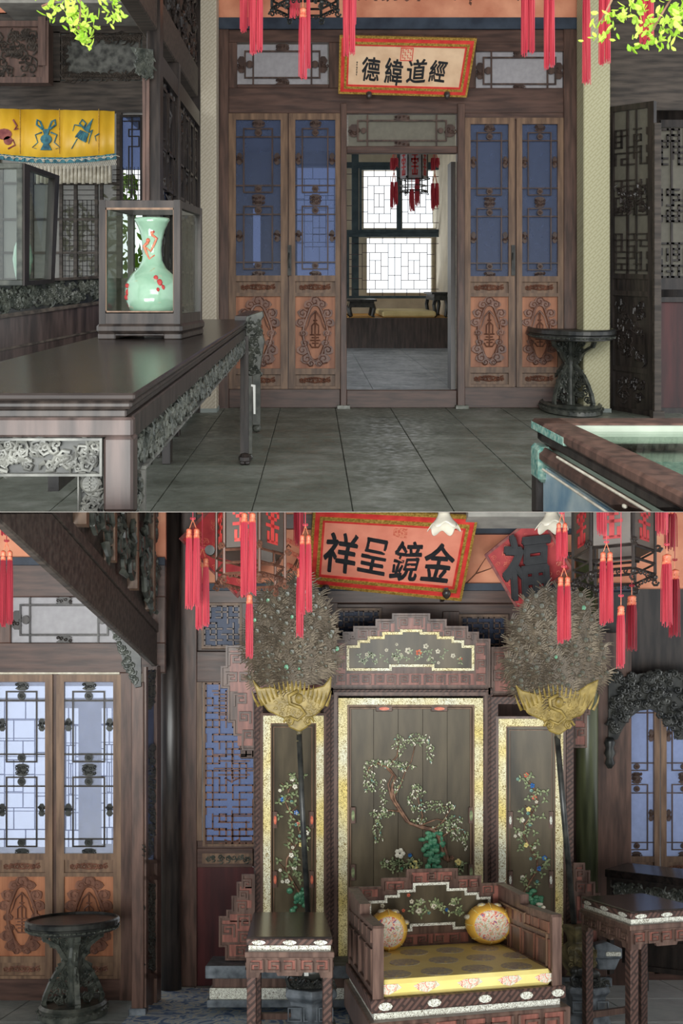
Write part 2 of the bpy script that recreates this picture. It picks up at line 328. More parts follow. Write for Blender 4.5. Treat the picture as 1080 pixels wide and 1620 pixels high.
        if kind is None and parent is not None and name in STUFFP: kind = 'stuff'
        if bev: bmesh.ops.bevel(bm, geom=bm.edges[:], offset=bev, segments=1, affect='EDGES', profile=.5, clamp_overlap=True)
        co = [v.co for v in bm.verts]
        c = Vector([(min(p[i] for p in co)+max(p[i] for p in co))/2 for i in range(3)])
        if parent is None: c.z = min(p.z for p in co)
        bmesh.ops.translate(bm, verts=bm.verts[:], vec=-c)
        me = bpy.data.meshes.new(name); bm.to_mesh(me); bm.free()
        if smooth: me.polygons.foreach_set('use_smooth', [True]*len(me.polygons))
        me.materials.append(M[mat] if isinstance(mat, str) else mat)
        o = bpy.data.objects.new(name, me); COL.objects.link(o); LOC[o.name] = c
        if parent is not None: o.parent = parent; o.location = c-LOC[parent.name]
        else: o.location = c
        return tag(o, label, cat, group, kind)
def glyph(mb, ch, u0, v0, u1, v1, w0, w1, bold=.03, jit=.012, shear=0, seed=1, slant=0):
    c = bpy.data.curves.new('glyph', 'FONT'); c.body = ch; c.resolution_u = 3
    o = bpy.data.objects.new('glyph', c); COL.objects.link(o)
    me = bpy.data.meshes.new_from_object(o.evaluated_get(bpy.context.evaluated_depsgraph_get()))
    bpy.data.objects.remove(o)
    xs = [v.co.x for v in me.vertices]; ys = [v.co.y for v in me.vertices]; x0, x1, y0, y1 = min(xs), max(xs), min(ys), max(ys)
    P = []
    for v in me.vertices:
        x = (v.co.x-x0)/(x1-x0); y = (v.co.y-y0)/(y1-y0)
        x, y = x+jit*2.2*math.sin(4*y+seed), y+jit*2.2*math.sin(3.4*x+seed*2)+slant*x
        x += shear*y
        P.append((u0+(u1-u0)*x, v1+(v0-v1)*y))
    n = len(P); fs = [list(p.vertices) for p in me.polygons]
    cnt = {}
    for f in fs:
        for a, b in zip(f, f[1:]+f[:1]): cnt.setdefault(frozenset((a, b)), []).append((a, b))
    side = [(e[0][0], e[0][1], n+e[0][1], n+e[0][0]) for e in cnt.values() if len(e) == 1]
    for k in range(9):     # overlapping presses of the brush round the strokes
        a = k*.785; b = bold*(.35+.65*abs(math.sin(a+.9))) if k else 0; du, dv = b*(u1-u0)*math.cos(a), b*(v1-v0)*math.sin(a); e = w1-(w1-w0)*.05*k
        mb.add([(u+du, v+dv, e) for u, v in P]+[(u+du, v+dv, w0) for u, v in P], fs+[[n+i for i in f[::-1]] for f in fs]+side)
    bpy.data.meshes.remove(me)
def scrolls(mb, u0, v0, u1, v1, n, size, r, seed=3, w=0, leafy=True, sides=4):
    rn = random.Random(seed)
    for i in range(n):
        u = u0+(u1-u0)*(i+rn.random())/n if (u1-u0) > (v1-v0) else u0+(u1-u0)*rn.random()
        v = v0+(v1-v0)*rn.random() if (u1-u0) > (v1-v0) else v0+(v1-v0)*(i+rn.random())/n
        s = size*(.6+.7*rn.random()); u = min(max(u, u0+s), u1-s) if u1-u0 > 2*s else (u0+u1)/2; v = min(max(v, v0+s), v1-s) if v1-v0 > 2*s else (v0+v1)/2
        mb.spiral(u, v, w, s, r, 1.1+rn.random()*.5, rn.random()*6.28, rn.choice((-1, 1)), 8, sides)
        if leafy:
            a = rn.random()*6.28; mb.tube([(u+s*math.cos(a), v+s*math.sin(a), w), (u+s*1.5*math.cos(a+.5), v+s*1.5*math.sin(a+.5), w+r), (u+s*1.8*math.cos(a+1), v+s*1.8*math.sin(a+1), w)], r*1.3, 4, r*.4)
def flame(mb, u, v, a, L, wd, w1, w0=0): # flat pointed leaf
    c, s = math.cos(a), math.sin(a)
    mb.poly([(u, v), (u+L*.5*c-wd*s, v+L*.5*s+wd*c), (u+L*c, v+L*s), (u+L*.5*c+wd*s, v+L*.5*s-wd*c)], w1, w0)
def flower(mb, u, v, r, w1, n=5, ph=0):
    for k in range(n):
        a = ph+6.2832*k/n; mb.ball(u+r*.55*math.cos(a), v+r*.55*math.sin(a), w1*.5, r*.5, r*.5, w1*.6, 6, 3)
# ------------------------------------------------------------------ shared pieces
def struct(name, loc, label, cat): return thing(name, loc, label, cat, kind='structure')
def part(mp, name, mat, parent, fn, **k):
    mb = MB(mp); fn(mb); return mb.build(name, mat, parent, **k)
def beasts(mb, u, v, w, h, seed):          # small carved spray used at lattice joints
    rn = random.Random(seed)
    for k in range(4):
        a = rn.random()*.6; mb.spiral(u+w*(k-1.5)*.25, v+h*(rn.random()-.5)*.4, 2, min(w, h)*.24, .9, 1.1, a+k*1.6, 1 if k % 2 else -1, 7, 4)
    mb.poly([(u-w*.5, v-h*.25), (u-w*.2, v-h*.5), (u+w*.2, v-h*.5), (u+w*.5, v-h*.25), (u+w*.3, v), (u+w*.5, v+h*.3), (u+w*.2, v+h*.5), (u-w*.2, v+h*.5), (u-w*.5, v+h*.3), (u-w*.3, v)], 1.4+.3*(seed % 4))
def lattice_unit(mp, par, x0, y0, x1, y1, t, bar, orn, seed, rects=True):
    w, h = x1-x0, y1-y0; a, b = x0+w*.16, x1-w*.17; L = None
    L = MB(mp)
    L.frame(a, y0+h*.105, b, y1-h*.06, t, 2.6); L.r(x0, y0+h*.21, x1, y0+h*.21+t, 2.4); L.r(x0, y1-h*.165, x1, y1-h*.165+t, 2.4)
    L.build('lattice_bars', bar, par)
    cx = (x0+x1)/2
    for k, (v, q) in enumerate(((y0+h*.165, 1), (y1-h*.115, 1))):
        D = MB(mp); D.lathe((cx, 0), [(0.1, 0)], 3) if 0 else None
        D.poly([(cx+w*.085*math.cos(j*.524), v+w*.085*math.sin(j*.524)) for j in range(12)], 4, .5); D.spiral(cx, v, 4.2, w*.05, .7, 1.5, 0, 1, 8, 4)
        D.build('rosette', orn, par)
    for k, (u, v, ww, hh) in enumerate(((cx, y0+h*.05, w*.28, h*.1), (x0+w*.08, (y0+y1)/2, w*.14, h*.15), (x1-w*.08, (y0+y1)/2, w*.14, h*.15), (cx, y1-h*.0, w*.3, h*.09))):
        D = MB(mp); beasts(D, u, v, ww, hh, seed+k); D.build('carved_spacer', orn, par)
def medallion(mp, par, x0, y0, x1, y1, mat, seed=1):
    cx, cy, w, h = (x0+x1)/2, (y0+y1)/2, (x1-x0)/2, (y1-y0)/2
    S = MB(mp)
    lob = [(0, -.9, .3), (-.4, -.8, .24), (.4, -.8, .24), (-.72, -.55, .27), (.72, -.55, .27), (-.85, -.28, .26), (.85, -.28, .26), (-.7, .02, .2), (.7, .02, .2), (-.62, .3, .2), (.62, .3, .2), (-.75, .5, .28), (.75, .5, .28), (-.5, .75, .3), (.5, .75, .3), (-.25, .88, .2), (.25, .88, .2)]
    ring = []
    for k in range(25):
        t = k*6.2832/24; ring.append((cx+.66*w*math.cos(t)*(1+.12*math.cos(4*t)), cy+.8*h*math.sin(t), 1.6))
    S.tube(ring, w*.09, 6)
    for k, (a, b, q) in enumerate(lob):
        n = 9; q *= 1.25; S.poly([(cx+a*w+q*w*(1+.12*math.sin(j*2.1+k))*math.cos(j*.698), cy+b*h+q*w*.8*math.sin(j*.698)) for j in range(n)], 2.4+(k % 3)*.5, 0)
        S.spiral(cx+a*w, cy+b*h, 3.2, q*w*.85, .8, 1.2, k*2.3, 1 if a > 0 else -1, 8, 4)
    for sg in (-1, 1):
        S.tube([(cx, cy-.62*h, 3), (cx+sg*.3*w, cy-.45*h, 3.4), (cx+sg*.45*w, cy-.2*h, 3), (cx+sg*.62*w, cy-.05*h, 3)], 1.3, 5, .7)
        S.tube([(cx, cy-.3*h, 3), (cx+sg*.2*w, cy-.2*h, 3), (cx+sg*.2*w, cy+.05*h, 3)], 1, 4)
    S.tube([(cx, cy-.6*h, 2), (cx, cy+.4*h, 2)], 1.3, 4)
    for v, q in ((-.35, .12), (.06, .32), (.14, .22), (.22, .3), (.3, .2)): S.tube([(cx-q*w, cy+v*h, 2.5), (cx+q*w, cy+v*h, 2.5)], 1, 4)
    S.tube([(cx-.32*w, cy+.32*h, 2.5), (cx-.2*w, cy+.42*h, 2.5), (cx+.2*w, cy+.42*h, 2.5), (cx+.32*w, cy+.32*h, 2.5)], 1.1, 4)
    S.build('carved_longevity_medallion', mat, par)
def door_leaf(room, Y, name, x0, y0, x1, y1, label, gz='gauze', bar='orn', stile='leaf', orn='orn', tan='tan', seed=5):
    mp = PP(room, Y); w, h = x1-x0, y1-y0
    v = lambda t: y0+h*t
    a, b = x0+w*.12, x1-w*.12
    P = struct(name, room(*room.at((x0+x1)/2, y1, Y)), label, 'door')
    S = MB(mp); S.r(x0, y0, a, y1, 4, -4).r(b, y0, x1, y1, 4, -4)
    for p, q in ((0, .023), (.588, .609), (.651, .664), (.926, .947), (.99, 1)): S.r(a, v(p), b, v(q), 3.6, -4)
    S.build('stile_frame', stile, P)
    part(mp, 'gauze_pane', gz, P, lambda m: m.r(a, v(.023), b, v(.588), -2, -2.4))
    ym = v(.3055); t = max(1.6, w*.024)
    lattice_unit(mp, P, a, v(.023), b, ym, t, bar, orn, seed); lattice_unit(mp, P, a, ym, b, v(.588)-2, t, bar, orn, seed+9)
    for p, q in ((.609, .651), (.947, .99)):
        pn = part(mp, 'waist_panel', stile, P, lambda m: m.r(a, v(p), b, v(q), -.5, -3))
        S = MB(mp); n = 7
        for k in range(n):
            u = a+(b-a)*(.16+.68*k/(n-1)); S.spiral(u, v((p+q)/2), .6, h*.011, 1.1, 1.3, k*1.9, 1 if k < n/2 else -1, 8, 4)
        S.tube([(a+(b-a)*.12, v((p+q)/2), 0), ((a+b)/2, v(p)+h*.012, .6), (b-(b-a)*.12, v((p+q)/2), 0)], 1.2, 4); S.tube([(a+(b-a)*.12, v((p+q)/2), 0), ((a+b)/2, v(q)-h*.012, .6), (b-(b-a)*.12, v((p+q)/2), 0)], 1.2, 4)
        S.build('carved_cloud_scroll', 'carve', pn)
    part(mp, 'raised_panel', tan, P, lambda m: m.r(a, v(.664), b, v(.926), -.5, -3))
    medallion(mp, P, a+w*.06, v(.668), b-w*.06, v(.922), 'carve', seed)
    return P
def transom(room, Y, name, x0, y0, x1, y1, label, bar='carve', gz='gauzew', t=2.4):
    bar = 'orn' if bar == 'carve' else bar
    mp = PP(room, Y); w, h = x1-x0, y1-y0
    P = struct(name, room(*room.at((x0+x1)/2, y1, Y)), label, 'window')
    part(mp, 'paper_pane', gz, P, lambda m: m.r(x0, y0, x1, y1, -2, -2.5))
    L = MB(mp); L.frame(x0+w*.08, y0+h*.16, x1-w*.08, y1-h*.16, t, 3); L.r(x0+w*.17, y0, x0+w*.17+t, y1, 2.6).r(x1-w*.17-t, y0, x1-w*.17, y1, 2.6)
    L.build('lattice_bars', bar, P)
    cx, cy = (x0+x1)/2, (y0+y1)/2
    for k, (u, vv, ww, hh) in enumerate(((cx, y0+h*.08, w*.15, h*.18), (cx, y1-h*.08, w*.15, h*.18), (x0+w*.05, cy, w*.1, h*.4), (x1-w*.05, cy, w*.1, h*.4))):
        D = MB(mp); beasts(D, u, vv, ww, hh, k+3); D.build('carved_spacer', bar, P)
    for u in (x0+w*.14, x1-w*.14):
        D = MB(mp); D.poly([(u+h*.09*math.cos(j*.524), cy+h*.09*math.sin(j*.524)) for j in range(12)], 4.4, 1); D.build('rosette', bar, P)
    return P
def tassel(room, Y, x0, y0, x1, y1, label, group, bundles=1, mat='tas', cap=True, top=None, n=None):
    mp = PP(room, Y); cx = (x0+x1)/2; rn = random.Random(int(x0*7+y0))
    P = thing('tassel', room(*room.at(cx, y1, Y)), label, 'tassel', group)
    if top is None: top = y0-30
    wd = (x1-x0)/bundles
    for b in range(bundles):
        u = x0+wd*(b+.5); r = wd*.46; S = MB(mp); N = n or int(26 if wd > 8 else 18)
        dy = (b % 2)*4
        for k in range(N):
            a = 6.2832*k/N*2.618; q = r*math.sqrt((k+.5)/N); e = y1-rn.random()*9-dy; ox = (rn.random()-.5)*1.6
            S.tube([(u+q*.72*math.cos(a), y0+(6 if cap else 0), q*.72*math.sin(a)), (u+q*math.cos(a), y0+(y1-y0)*.3, q*math.sin(a)), (u+q*math.cos(a)+ox, e, q*math.sin(a))], .95, 3, .7)
        S.build('silk_strands', mat, P)
        if cap:
            C = MB(mp); C.lathe((u, 0), [(r*.3, y0-2), (r*.8, y0), (r*.86, y0+3), (r*.7, y0+4), (r*.88, y0+6), (r*.74, y0+8), (r*.92, y0+10), (r*.85, y0+14)], 10, 1)
            C.build('bound_cap', 'tcap', P, smooth=True)
        S = MB(mp); S.tube([(u, y0, 0), (cx, y0-16, 0)], .7, 4)
        S.build('cord', 'tcap', P)
    S = MB(mp); S.tube([(cx, y0-15, 0), (cx, top, 0)], .7, 4)
    if cap:
        S.spiral(cx-2.4, y0-18, 0, 2.4, .8, 1, 0, 1, 7, 4).spiral(cx+2.4, y0-18, 0, 2.4, .8, 1, 3.1, -1, 7, 4).ball(cx, y0-17, 0, 2)
    S.build('knotted_cord', mat, P)
    return P
def lantern(room, Y, cx, y0, y1, r, label, fr='dark', panel='gauzed', face='redp', glyphs=True, ph=0, top=None):
    mp = PP(room, Y); P = thing('palace_lantern', room(*room.at(cx, y1, Y)), label, 'lantern')
    c = [(cx+r*math.cos(math.radians(60*k+ph)), r*math.sin(math.radians(60*k+ph))) for k in range(6)]
    h = y1-y0
    for k in range(6):
        (a, wa), (b, wb) = c[k], c[(k+1) % 6]
        S = MB(mp); S.tube([(a, y0-4, wa), (a, y1, wa)], r*.045, 6); S.ball(a, y1+r*.08, wa, r*.07); S.spiral(a, y1+r*.2, wa, r*.1, r*.03, 1.2, k); S.spiral(a+(a-cx)*.08, y0+h*.2, wa*1.08, r*.09, r*.03, 1.4, k).spiral(a+(a-cx)*.08, y0+h*.75, wa*1.08, r*.1, r*.035, 1.4, k)
        S.build('corner_post', fr, P)
        S = MB(mp)
        for t in (.0, .18, .78, .9, 1): S.tube([(a, y0+h*t, wa), (b, y0+h*t, wb)], r*.035, 4)
        for j in range(1, 6): u = j/6; S.spiral(a+(b-a)*u, y1+r*.06, wa+(wb-wa)*u, r*.07, r*.022, 1.2, j)
        S.build('lattice_rails', fr, P)
        q = lambda t, v, o=0: ((a+(b-a)*t-cx)*(1+o)+cx, y0+h*v, (wa+(wb-wa)*t)*(1+o))
        S = MB(mp); S.add([q(.06, .2), q(.94, .2), q(.94, .76), q(.06, .76), q(.06, .2, -.03), q(.94, .2, -.03), q(.94, .76, -.03), q(.06, .76, -.03)], [(0, 1, 2, 3), (7, 6, 5, 4), (0, 4, 5, 1), (1, 5, 6, 2), (2, 6, 7, 3), (3, 7, 4, 0)])
        g = S.build('painted_pane', panel, P)
        if glyphs and g:
            S = MB(mp)
            def rect(t0, v0, t1, v1): S.add([q(t0, v0, .02), q(t1, v0, .02), q(t1, v1, .02), q(t0, v1, .02), q(t0, v0, .0), q(t1, v0, .0), q(t1, v1, .0), q(t0, v1, .0)], [(0, 1, 2, 3), (7, 6, 5, 4), (0, 4, 5, 1), (1, 5, 6, 2), (2, 6, 7, 3), (3, 7, 4, 0)])
            for (t0, v0, t1, v1) in ((.44, .25, .56, .7), (.3, .3, .7, .33), (.25, .38, .75, .42), (.34, .46, .66, .49), (.25, .53, .75, .56), (.3, .6, .38, .7), (.62, .6, .7, .7), (.3, .68, .7, .71), (.25, .38, .32, .46), (.68, .38, .75, .46)): rect(t0, v0, t1, v1)
            S.build('painted_emblem', face, P)
    S = MB(mp); S.poly([(a, b) for a, b in c], 0) if 0 else None
    S.add([(u, y0-3, w) for u, w in c]+[(u, y0, w) for u, w in c], [list(range(6)), list(range(6, 12))]+[(i, (i+1) % 6, 6+(i+1) % 6, 6+i) for i in range(6)])
    S.build('lantern_roof', fr, P)
    S = MB(mp); S.tube([(cx, y0-3, 0), (cx, top if top is not None else y0-120, 0)], 1.4, 5); S.build('hanging_rod', fr, P)
    return P
def plaque(mp, P, U, V, face):   # mp maps 0..U x 0..V
    k = V/100
    part(mp, 'backing_board', 'frame', P, lambda m: m.box(0, 0, -.04, U, V, 0))
    part(mp, 'gilt_border', 'gold', P, lambda m: m.frame(0, 0, U, V, 3.5*k, .016, 0))
    part(mp, 'scarlet_border', 'scar', P, lambda m: m.frame(3.5*k, 3.5*k, U-3.5*k, V-3.5*k, 6*k, .012, 0))
    part(mp, 'inner_gilt_border', 'gold', P, lambda m: m.frame(9.5*k, 9.5*k, U-9.5*k, V-9.5*k, 4*k, .018, 0))
    part(mp, 'inner_scarlet_border', 'scar', P, lambda m: m.frame(13.5*k, 13.5*k, U-13.5*k, V-13.5*k, 3*k, .012, 0))
    part(mp, 'paper_field', face, P, lambda m: m.box(14*k, 14*k, 0, U-14*k, V-14*k, .006))
def tiles(room, P, xs, ys, mat, t=.05, gap=.0035, rows=None):
    cache = {}
    for j in range(len(ys)-1):
        off = 0
        for i in range(len(xs)-1):
            key = (round(xs[i+1]-xs[i], 4), round(ys[j+1]-ys[j], 4))
            c = Vector(room((xs[i]+xs[i+1])/2, (ys[j]+ys[j+1])/2, -t/2))
            if key in cache:
                o = cache[key].copy(); COL.objects.link(o); o.location = c-LOC[P.name]; continue
            mb = MB(RM(room)); mb.box(xs[i]+gap, ys[j]+gap, -t, xs[i+1]-gap, ys[j+1]-gap, 0)
            o = mb.build('tile', mat, P, clip=False, bev=.003); o.location = c-LOC[P.name]; cache[key] = o
def ar(a, b, s):
    o = []; 
    while a < b-1e-6: o.append(a); a += s
    return o+[a]
def side_box(mp, a, b, c, d, e, f): return MB(mp).box(a, b, c, d, e, f)
# ================================================================== UPPER HALL
# level slab added between the halls, keeps their light apart
sl = MB(lambda x, y, z: (x, y, z)); sl.box(-9, 1.9, ZC-.0006, 9, 24, ZC+.0006)
sl.build('ceiling', 'slab', None, 'thin dark level slab added to divide the two halls', 'ceiling', kind='structure')
fl = struct('floor', UP(0, 9.8, -.06), 'worn green-grey flagstone floor of the hall with the long altar table', 'floor')
part(RM(UP), 'joint_bed', 'mortar', fl, lambda m: m.box(-4.5, 5.3, -.08, 4.5, 10.6, -.01))
tiles(UP, fl, [.221+.58*k for k in range(-7, 7)], [5.67, 6.79, 8.0, 9.15, 10.3], 'tile')
for k in range(-7, 6):
    MB(RM(UP)).box(.2245+.58*k, 4.6, -.05, .2175+.58*(k+1), 5.6665, 0).build('tile', 'tile', fl)
f2 = struct('floor', UP(0, 14, -.03), 'pale grey flagstone floor of the room beyond the open doorway', 'floor')
part(RM(UP), 'joint_bed', 'mortar', f2, lambda m: m.box(-3.4, 10.2, .0, 4.2, 23, .02))
class Lift(Room):
    pass
U2 = Room(1.30-.05, 360/F, -43/F)
tiles(U2, f2, [-1.2+.95*k for k in range(-2, 7)], [10.2, 11.6, 13.4, 15.2, 17.0, 18.8], 'tile2')
# back wall frame --------------------------------------------------
D1 = 10.0; mw = PP(UP, D1)
bw = struct('wall_back', UP(*UP.at(640, 645, D1)), 'brown timber wall frame around the latticed doors and open doorway', 'wall')
for nm, a in (('door_post', (343, 40, 362, 648, 6)), ('door_post', (538, 165, 548, 655, 9)), ('door_post', (722, 165, 734, 655, 9)), ('door_post', (890, 40, 922, 648, 6)),
              ('sill_beam', (362, 615, 538, 645, 3)), ('sill_beam', (548, 617, 722, 645, 3)), ('sill_beam', (734, 611, 890, 645, 3)), ('lintel', (362, 140, 890, 180, 5)),
              ('lintel', (362, 48, 890, 68, 5)), ('post', (362, 68, 375, 140, 5)), ('post', (520, 68, 752, 140, 4)), ('lintel', (548, 232, 722, 243, 6)), ('lintel', (734, 176, 890, 190, 4)), ('post', (453, 176, 459, 616, 1)), ('post', (811, 176, 818, 616, 1)), ('rail', (752, 66, 892, 82, 4)), ('rail', (375, 134, 520, 140, 4))):
    MB(mw).r(*a[:4], a[4], -10).build(nm, 'frameh' if nm in ('lintel', 'sill_beam', 'rail') else 'frame', bw, bev=.006)
MB(mw).r(343, 30, 922, 48, 9, -10).build('edge_board', 'blueb', bw)
MB(mw).r(343, -170, 922, 31, 2, -10).build('frieze_paper', 'salmon', bw)
S = MB(mw)
rn = random.Random(4)
for k in range(26):
    u = 400+k*19; v = -6+rn.random()*8; flame(S, u, v, rn.random()*6.28, 8, 2.6, 2.6, 2); flame(S, u+5, v-4, rn.random()*6.28, 7, 2.4, 2.6, 2)
S.build('painted_blossom_spray', 'carve', bw)
S = MB(mw)
for u in (541, 727): S.r(u-8, 640, u+12, 650, 14)
S.build('pivot_stone', 'tile', bw)
transom(UP, D1, 'window_1', 375, 70, 518, 135, 'paper transom window behind red tassels beside the cream calligraphy plaque')
transom(UP, D1, 'window_2', 752, 80, 890, 145, 'paper transom window above the doors near the round black stand')
transom(UP, D1, 'window_3', 551, 182, 720, 232, 'transom window directly over the open doorway', gz='gauzed')
MB(mw).r(890, 68, 892, 140, 4, -10).build('post', 'frame', bw)
dl = [('door_1', 362, 180, 455, 615, 'closed blue-paned door leaf nearest the fret-papered column by the long table'),
      ('door_2', 457, 180, 540, 615, 'closed blue-paned door leaf between its twin and the open doorway'),
      ('door_3', 734, 187, 813, 612, 'closed blue-paned door leaf just past the open doorway, away from the table'),
      ('door_4', 816, 187, 890, 612, 'closed blue-paned door leaf behind the round black carved stand')]
for i, (n, a, b, c, d, l) in enumerate(dl):
    P = door_leaf(UP, D1-.01, n, a, b, c, d, l, seed=11+i*7)
    if i in (1, 2):
        u = 457 if i == 1 else 809
        S = MB(mw); S.r(u-2, 388, u+4, 436, 8); S.tube([(u, 400, 8), (u-1, 412, 12), (u, 424, 8)], 1.2, 5); S.build('pull_handle', 'black', P)
# open leaf seen edge-on inside the doorway
P = struct('door_5', UP(*UP.at(716, 607, 10.6)), 'dark door leaf standing open edge-on inside the doorway', 'door')
S = MB(RM(UP)); x = (712-497)*10.1/F; S.box(x, 10.05, .18, x+.05, 10.3, 2.6); S.build('edge_stile', 'dark', P)
S = MB(RM(UP)); S.box(x+.05, 10.03, .2, x+.08, 10.06, 2.6); S.build('meeting_strip', 'white', P)
# ---- plaque
tl, tr, br_, bl = UP.at(537, 55, 9.35), UP.at(754, 60, 9.35), UP.at(738, 153, 9.85), UP.at(535, 147, 9.85)
P = thing('name_plaque', UP(*bl), 'cream horizontal plaque with four black calligraphy characters in a scarlet and gilt frame', 'plaque')
mq = QP(UP, tl, tr, br_, bl, 226, 100); plaque(mq, P, 226, 100, 'paper')
for i, (ch, a, b, c, d) in enumerate((('德', 38, 36, 68, 76), ('緯', 78, 36, 108, 80), ('道', 116, 36, 148, 76), ('經', 155, 38, 182, 74))):
    S = MB(mq); glyph(S, ch, a, b, c, d, .004, .012, .022, .014, .08, i, -.03); S.build('ink_character', 'ink', P)
S = MB(mq); S.frame(103, 18, 124, 40, 1.2, .011, .005)
for k in range(4):
    for j in range(4): S.box(106+k*4.3, 20.5+j*4.6, .005, 106+k*4.3+(3 if (k+j) % 2 else 1.2), 20.5+j*4.6+(1 if (k+j) % 2 else 3.4), .01)
S.build('red_square_seal', 'scar', P)
S = MB(mq)
for k, v in enumerate((44, 48, 53, 57, 61, 65)): S.spiral(31-k*.3, v, .01, 1.5, .45, 1, k, 1, 6, 3) if 0 else S.box(29.5, v, .006, 32-(k % 2), v+1, .009).box(30.4, v-1, .006, 31.2, v+2.6, .009)
S.build('small_signature', 'ink', P)
for u in (583, 706):
    MB(PP(UP, 9.9)).r(u-3, 100, u+3, 148, 4, -10).build('mounting_bracket', 'dark', P)
    S = MB(PP(UP, 9.8)); S.lathe((u, 6), [(2, 158), (4.5, 154), (5, 150), (4, 147), (2, 146)], 10, 1); S.build('bracket_knob', 'dark', P, smooth=True)
# ---- wallpapered columns
for u0, u1, m_, l in ((313, 343, 'wallp', 'flat column papered in cream fret pattern beside the long altar table'), (920, 962, 'wallp2', 'column papered in yellowed fret pattern behind the round black stand')):
    P = struct('pillar', UP(*UP.at((u0+u1)/2, 655, 9.7)), l, 'column')
    MB(PP(UP, 9.7)).r(u0, -170, u1, 652, 10, -30).build('papered_shaft', m_, P, bev=.01)
    MB(PP(UP, 9.7)).r(u0-1, 645, u1+1, 656, 12, -30).build('stone_foot', 'tile4', P)
# ---- room beyond the doorway
Yk = 18.6; Yw = 21.5; mk = PP(UP, Yw); mk2 = PP(UP, Yw-.5)
kw = struct('wall_back', UP(*UP.at(640, 500, Yw)), 'cream wall with bright window openings beyond the open doorway', 'wall')
ops = [(560, 575, 628, 361, 270), ]
S = MB(mk); X0, X1, Y0_, Y1_ = 330, 960, 150, 520
holes = [(470, 540, 265, 436), (575, 632, 270, 361), (636, 691, 270, 361), (580, 682, 377, 463), (762, 786, 330, 440), (862, 884, 330, 440), (400, 412, 330, 420)]
us = sorted({X0, X1}|{a for h in holes for a in h[:2]}); vs = sorted({Y0_, Y1_}|{a for h in holes for a in h[2:]})
for i in range(len(us)-1):
    for j in range(len(vs)-1):
        cu, cv = (us[i]+us[i+1])/2, (vs[j]+vs[j+1])/2
        if not any(a < cu < b and c < cv < d for a, b, c, d in holes): S.r(us[i], vs[j], us[i+1], vs[j+1], 0, -6)
S.build('plaster', 'cream', kw)
for a, b, c, d in holes:
    part(mk, 'reveal', 'cream', kw, lambda m: m.frame(a-2, c-2, b+2, d+2, 2, 4, -6))
def lattice_win(name, mp, x0, y0, x1, y1, label, pat, t=.9):
    P = struct(name, UP(*UP.at((x0+x1)/2, y1, Yw-.5)), label, 'window')
    L = MB(mp)
    for (a, b, c, d) in pat: L.bar(x0+(x1-x0)*a, y0+(y1-y0)*b, x0+(x1-x0)*c, y0+(y1-y0)*d, t, 1.2)
    L.build('lattice_bars', 'lat', P); part(mp, 'window_frame', 'winf', P, lambda m: m.frame(x0-3, y0-3, x1+3, y1+3, 4, 3, -1))
    return P
unit = [(0, .12, 1, .12), (0, .88, 1, .88), (.18, .12, .18, .88), (.82, .12, .82, .88), (.18, .27, .82, .27), (.18, .73, .82, .73), (.36, .27, .36, .73), (.64, .27, .64, .73), (.36, .4, .64, .4), (.36, .62, .64, .62), (.5, .4, .5, .62), (.5, .12, .5, .27), (.5, .73, .5, .88), (.36, 0, .36, .12), (.68, 0, .68, .12), (.36, .88, .36, 1), (.68, .88, .68, 1), (.18, .5, .36, .5), (.64, .5, .82, .5), (0, .5, .18, .5), (.82, .35, 1, .35), (.82, .65, 1, .65), (0, .3, .18, .3), (0, .7, .18, .7)]
lattice_win('window_4', mk2, 571, 268, 628, 364, 'upper square lattice window seen through the doorway, clear of the inner lantern', unit)
lattice_win('window_5', mk2, 634, 268, 695, 364, 'upper lattice window seen through the doorway behind the small lantern', unit)
big = [(a*.44+.07, b, c*.44+.07, d) for a, b, c, d in unit]+[(1-(a*.44+.07), b, 1-(c*.44+.07), d) for a, b, c, d in unit]+[(.5, 0, .5, 1), (0, .12, 1, .12), (0, .88, 1, .88), (.0, .3, .07, .3), (0, .5, .07, .5), (0, .7, .07, .7)]
lattice_win('window_6', mk2, 551, 374, 697, 469, 'wide lower lattice window above the ochre couch platform', big)
lattice_win('window_7', mk2, 468, 262, 542, 438, 'bright lattice window glimpsed through the door gauze by the doorway', unit+[(a, b/2+.25, c, d/2+.25) for a, b, c, d in unit])
lattice_win('window_8', mk2, 760, 326, 790, 442, 'narrow bright window glimpsed through the gauze past the doorway', unit)
lattice_win('window_9', mk2, 860, 326, 888, 442, 'narrow bright window glimpsed through the gauze above the round stand', unit)
MB(PP(UP, 11.3)).r(-500, -160, -78, 720, 0, -6).build('end_board', 'beamd', kw)
tw = struct('trim_1', UP(*UP.at(560, 470, Yw-.4)), 'slate green posts and rails framing the lattice windows beyond the doorway', 'trim')
for k, (a, b, c, d) in enumerate(((548, 257, 704, 266), (556, 240, 567, 470), (628, 240, 634, 366), (695, 240, 703, 470), (548, 364, 704, 373), (548, 468, 704, 472))): MB(PP(UP, Yw-.45)).r(a, b, c, d, 4+k*.3, -2-k*.1).build('rail' if c-a > d-b else 'post', 'winf', tw)
S = MB(mk2)
for v in (275, 300, 325, 348, 385, 410, 433, 455): S.r(546, v, 557, v+1, 1)
S.build('side_lattice_bars', 'lat', tw)
kc = struct('wall_front', UP(*UP.at(640, 555, Yk)), 'dark red-brown timber front of the ochre couch platform', 'platform')
MB(PP(UP, Yk)).r(500, 503, 760, 557, 2, -8).build('timber_front', 'frame2', kc)
kt = MB(RM(UP)); hk = UP.at(600, 503, Yk)[2]; kt.box(-2.6, Yk, hk-.05, 4.0, Yw, hk+.0); kt.build('platform_top', 'ochre', kc)
mt = MB(RM(UP)); a0 = UP.at(605, 500, Yk+.1)[0]; a1 = UP.at(690, 500, Yk+.1)[0]; mt.box(a0, Yk+.15, hk+.01, a1, Yw-.7, hk+.13)
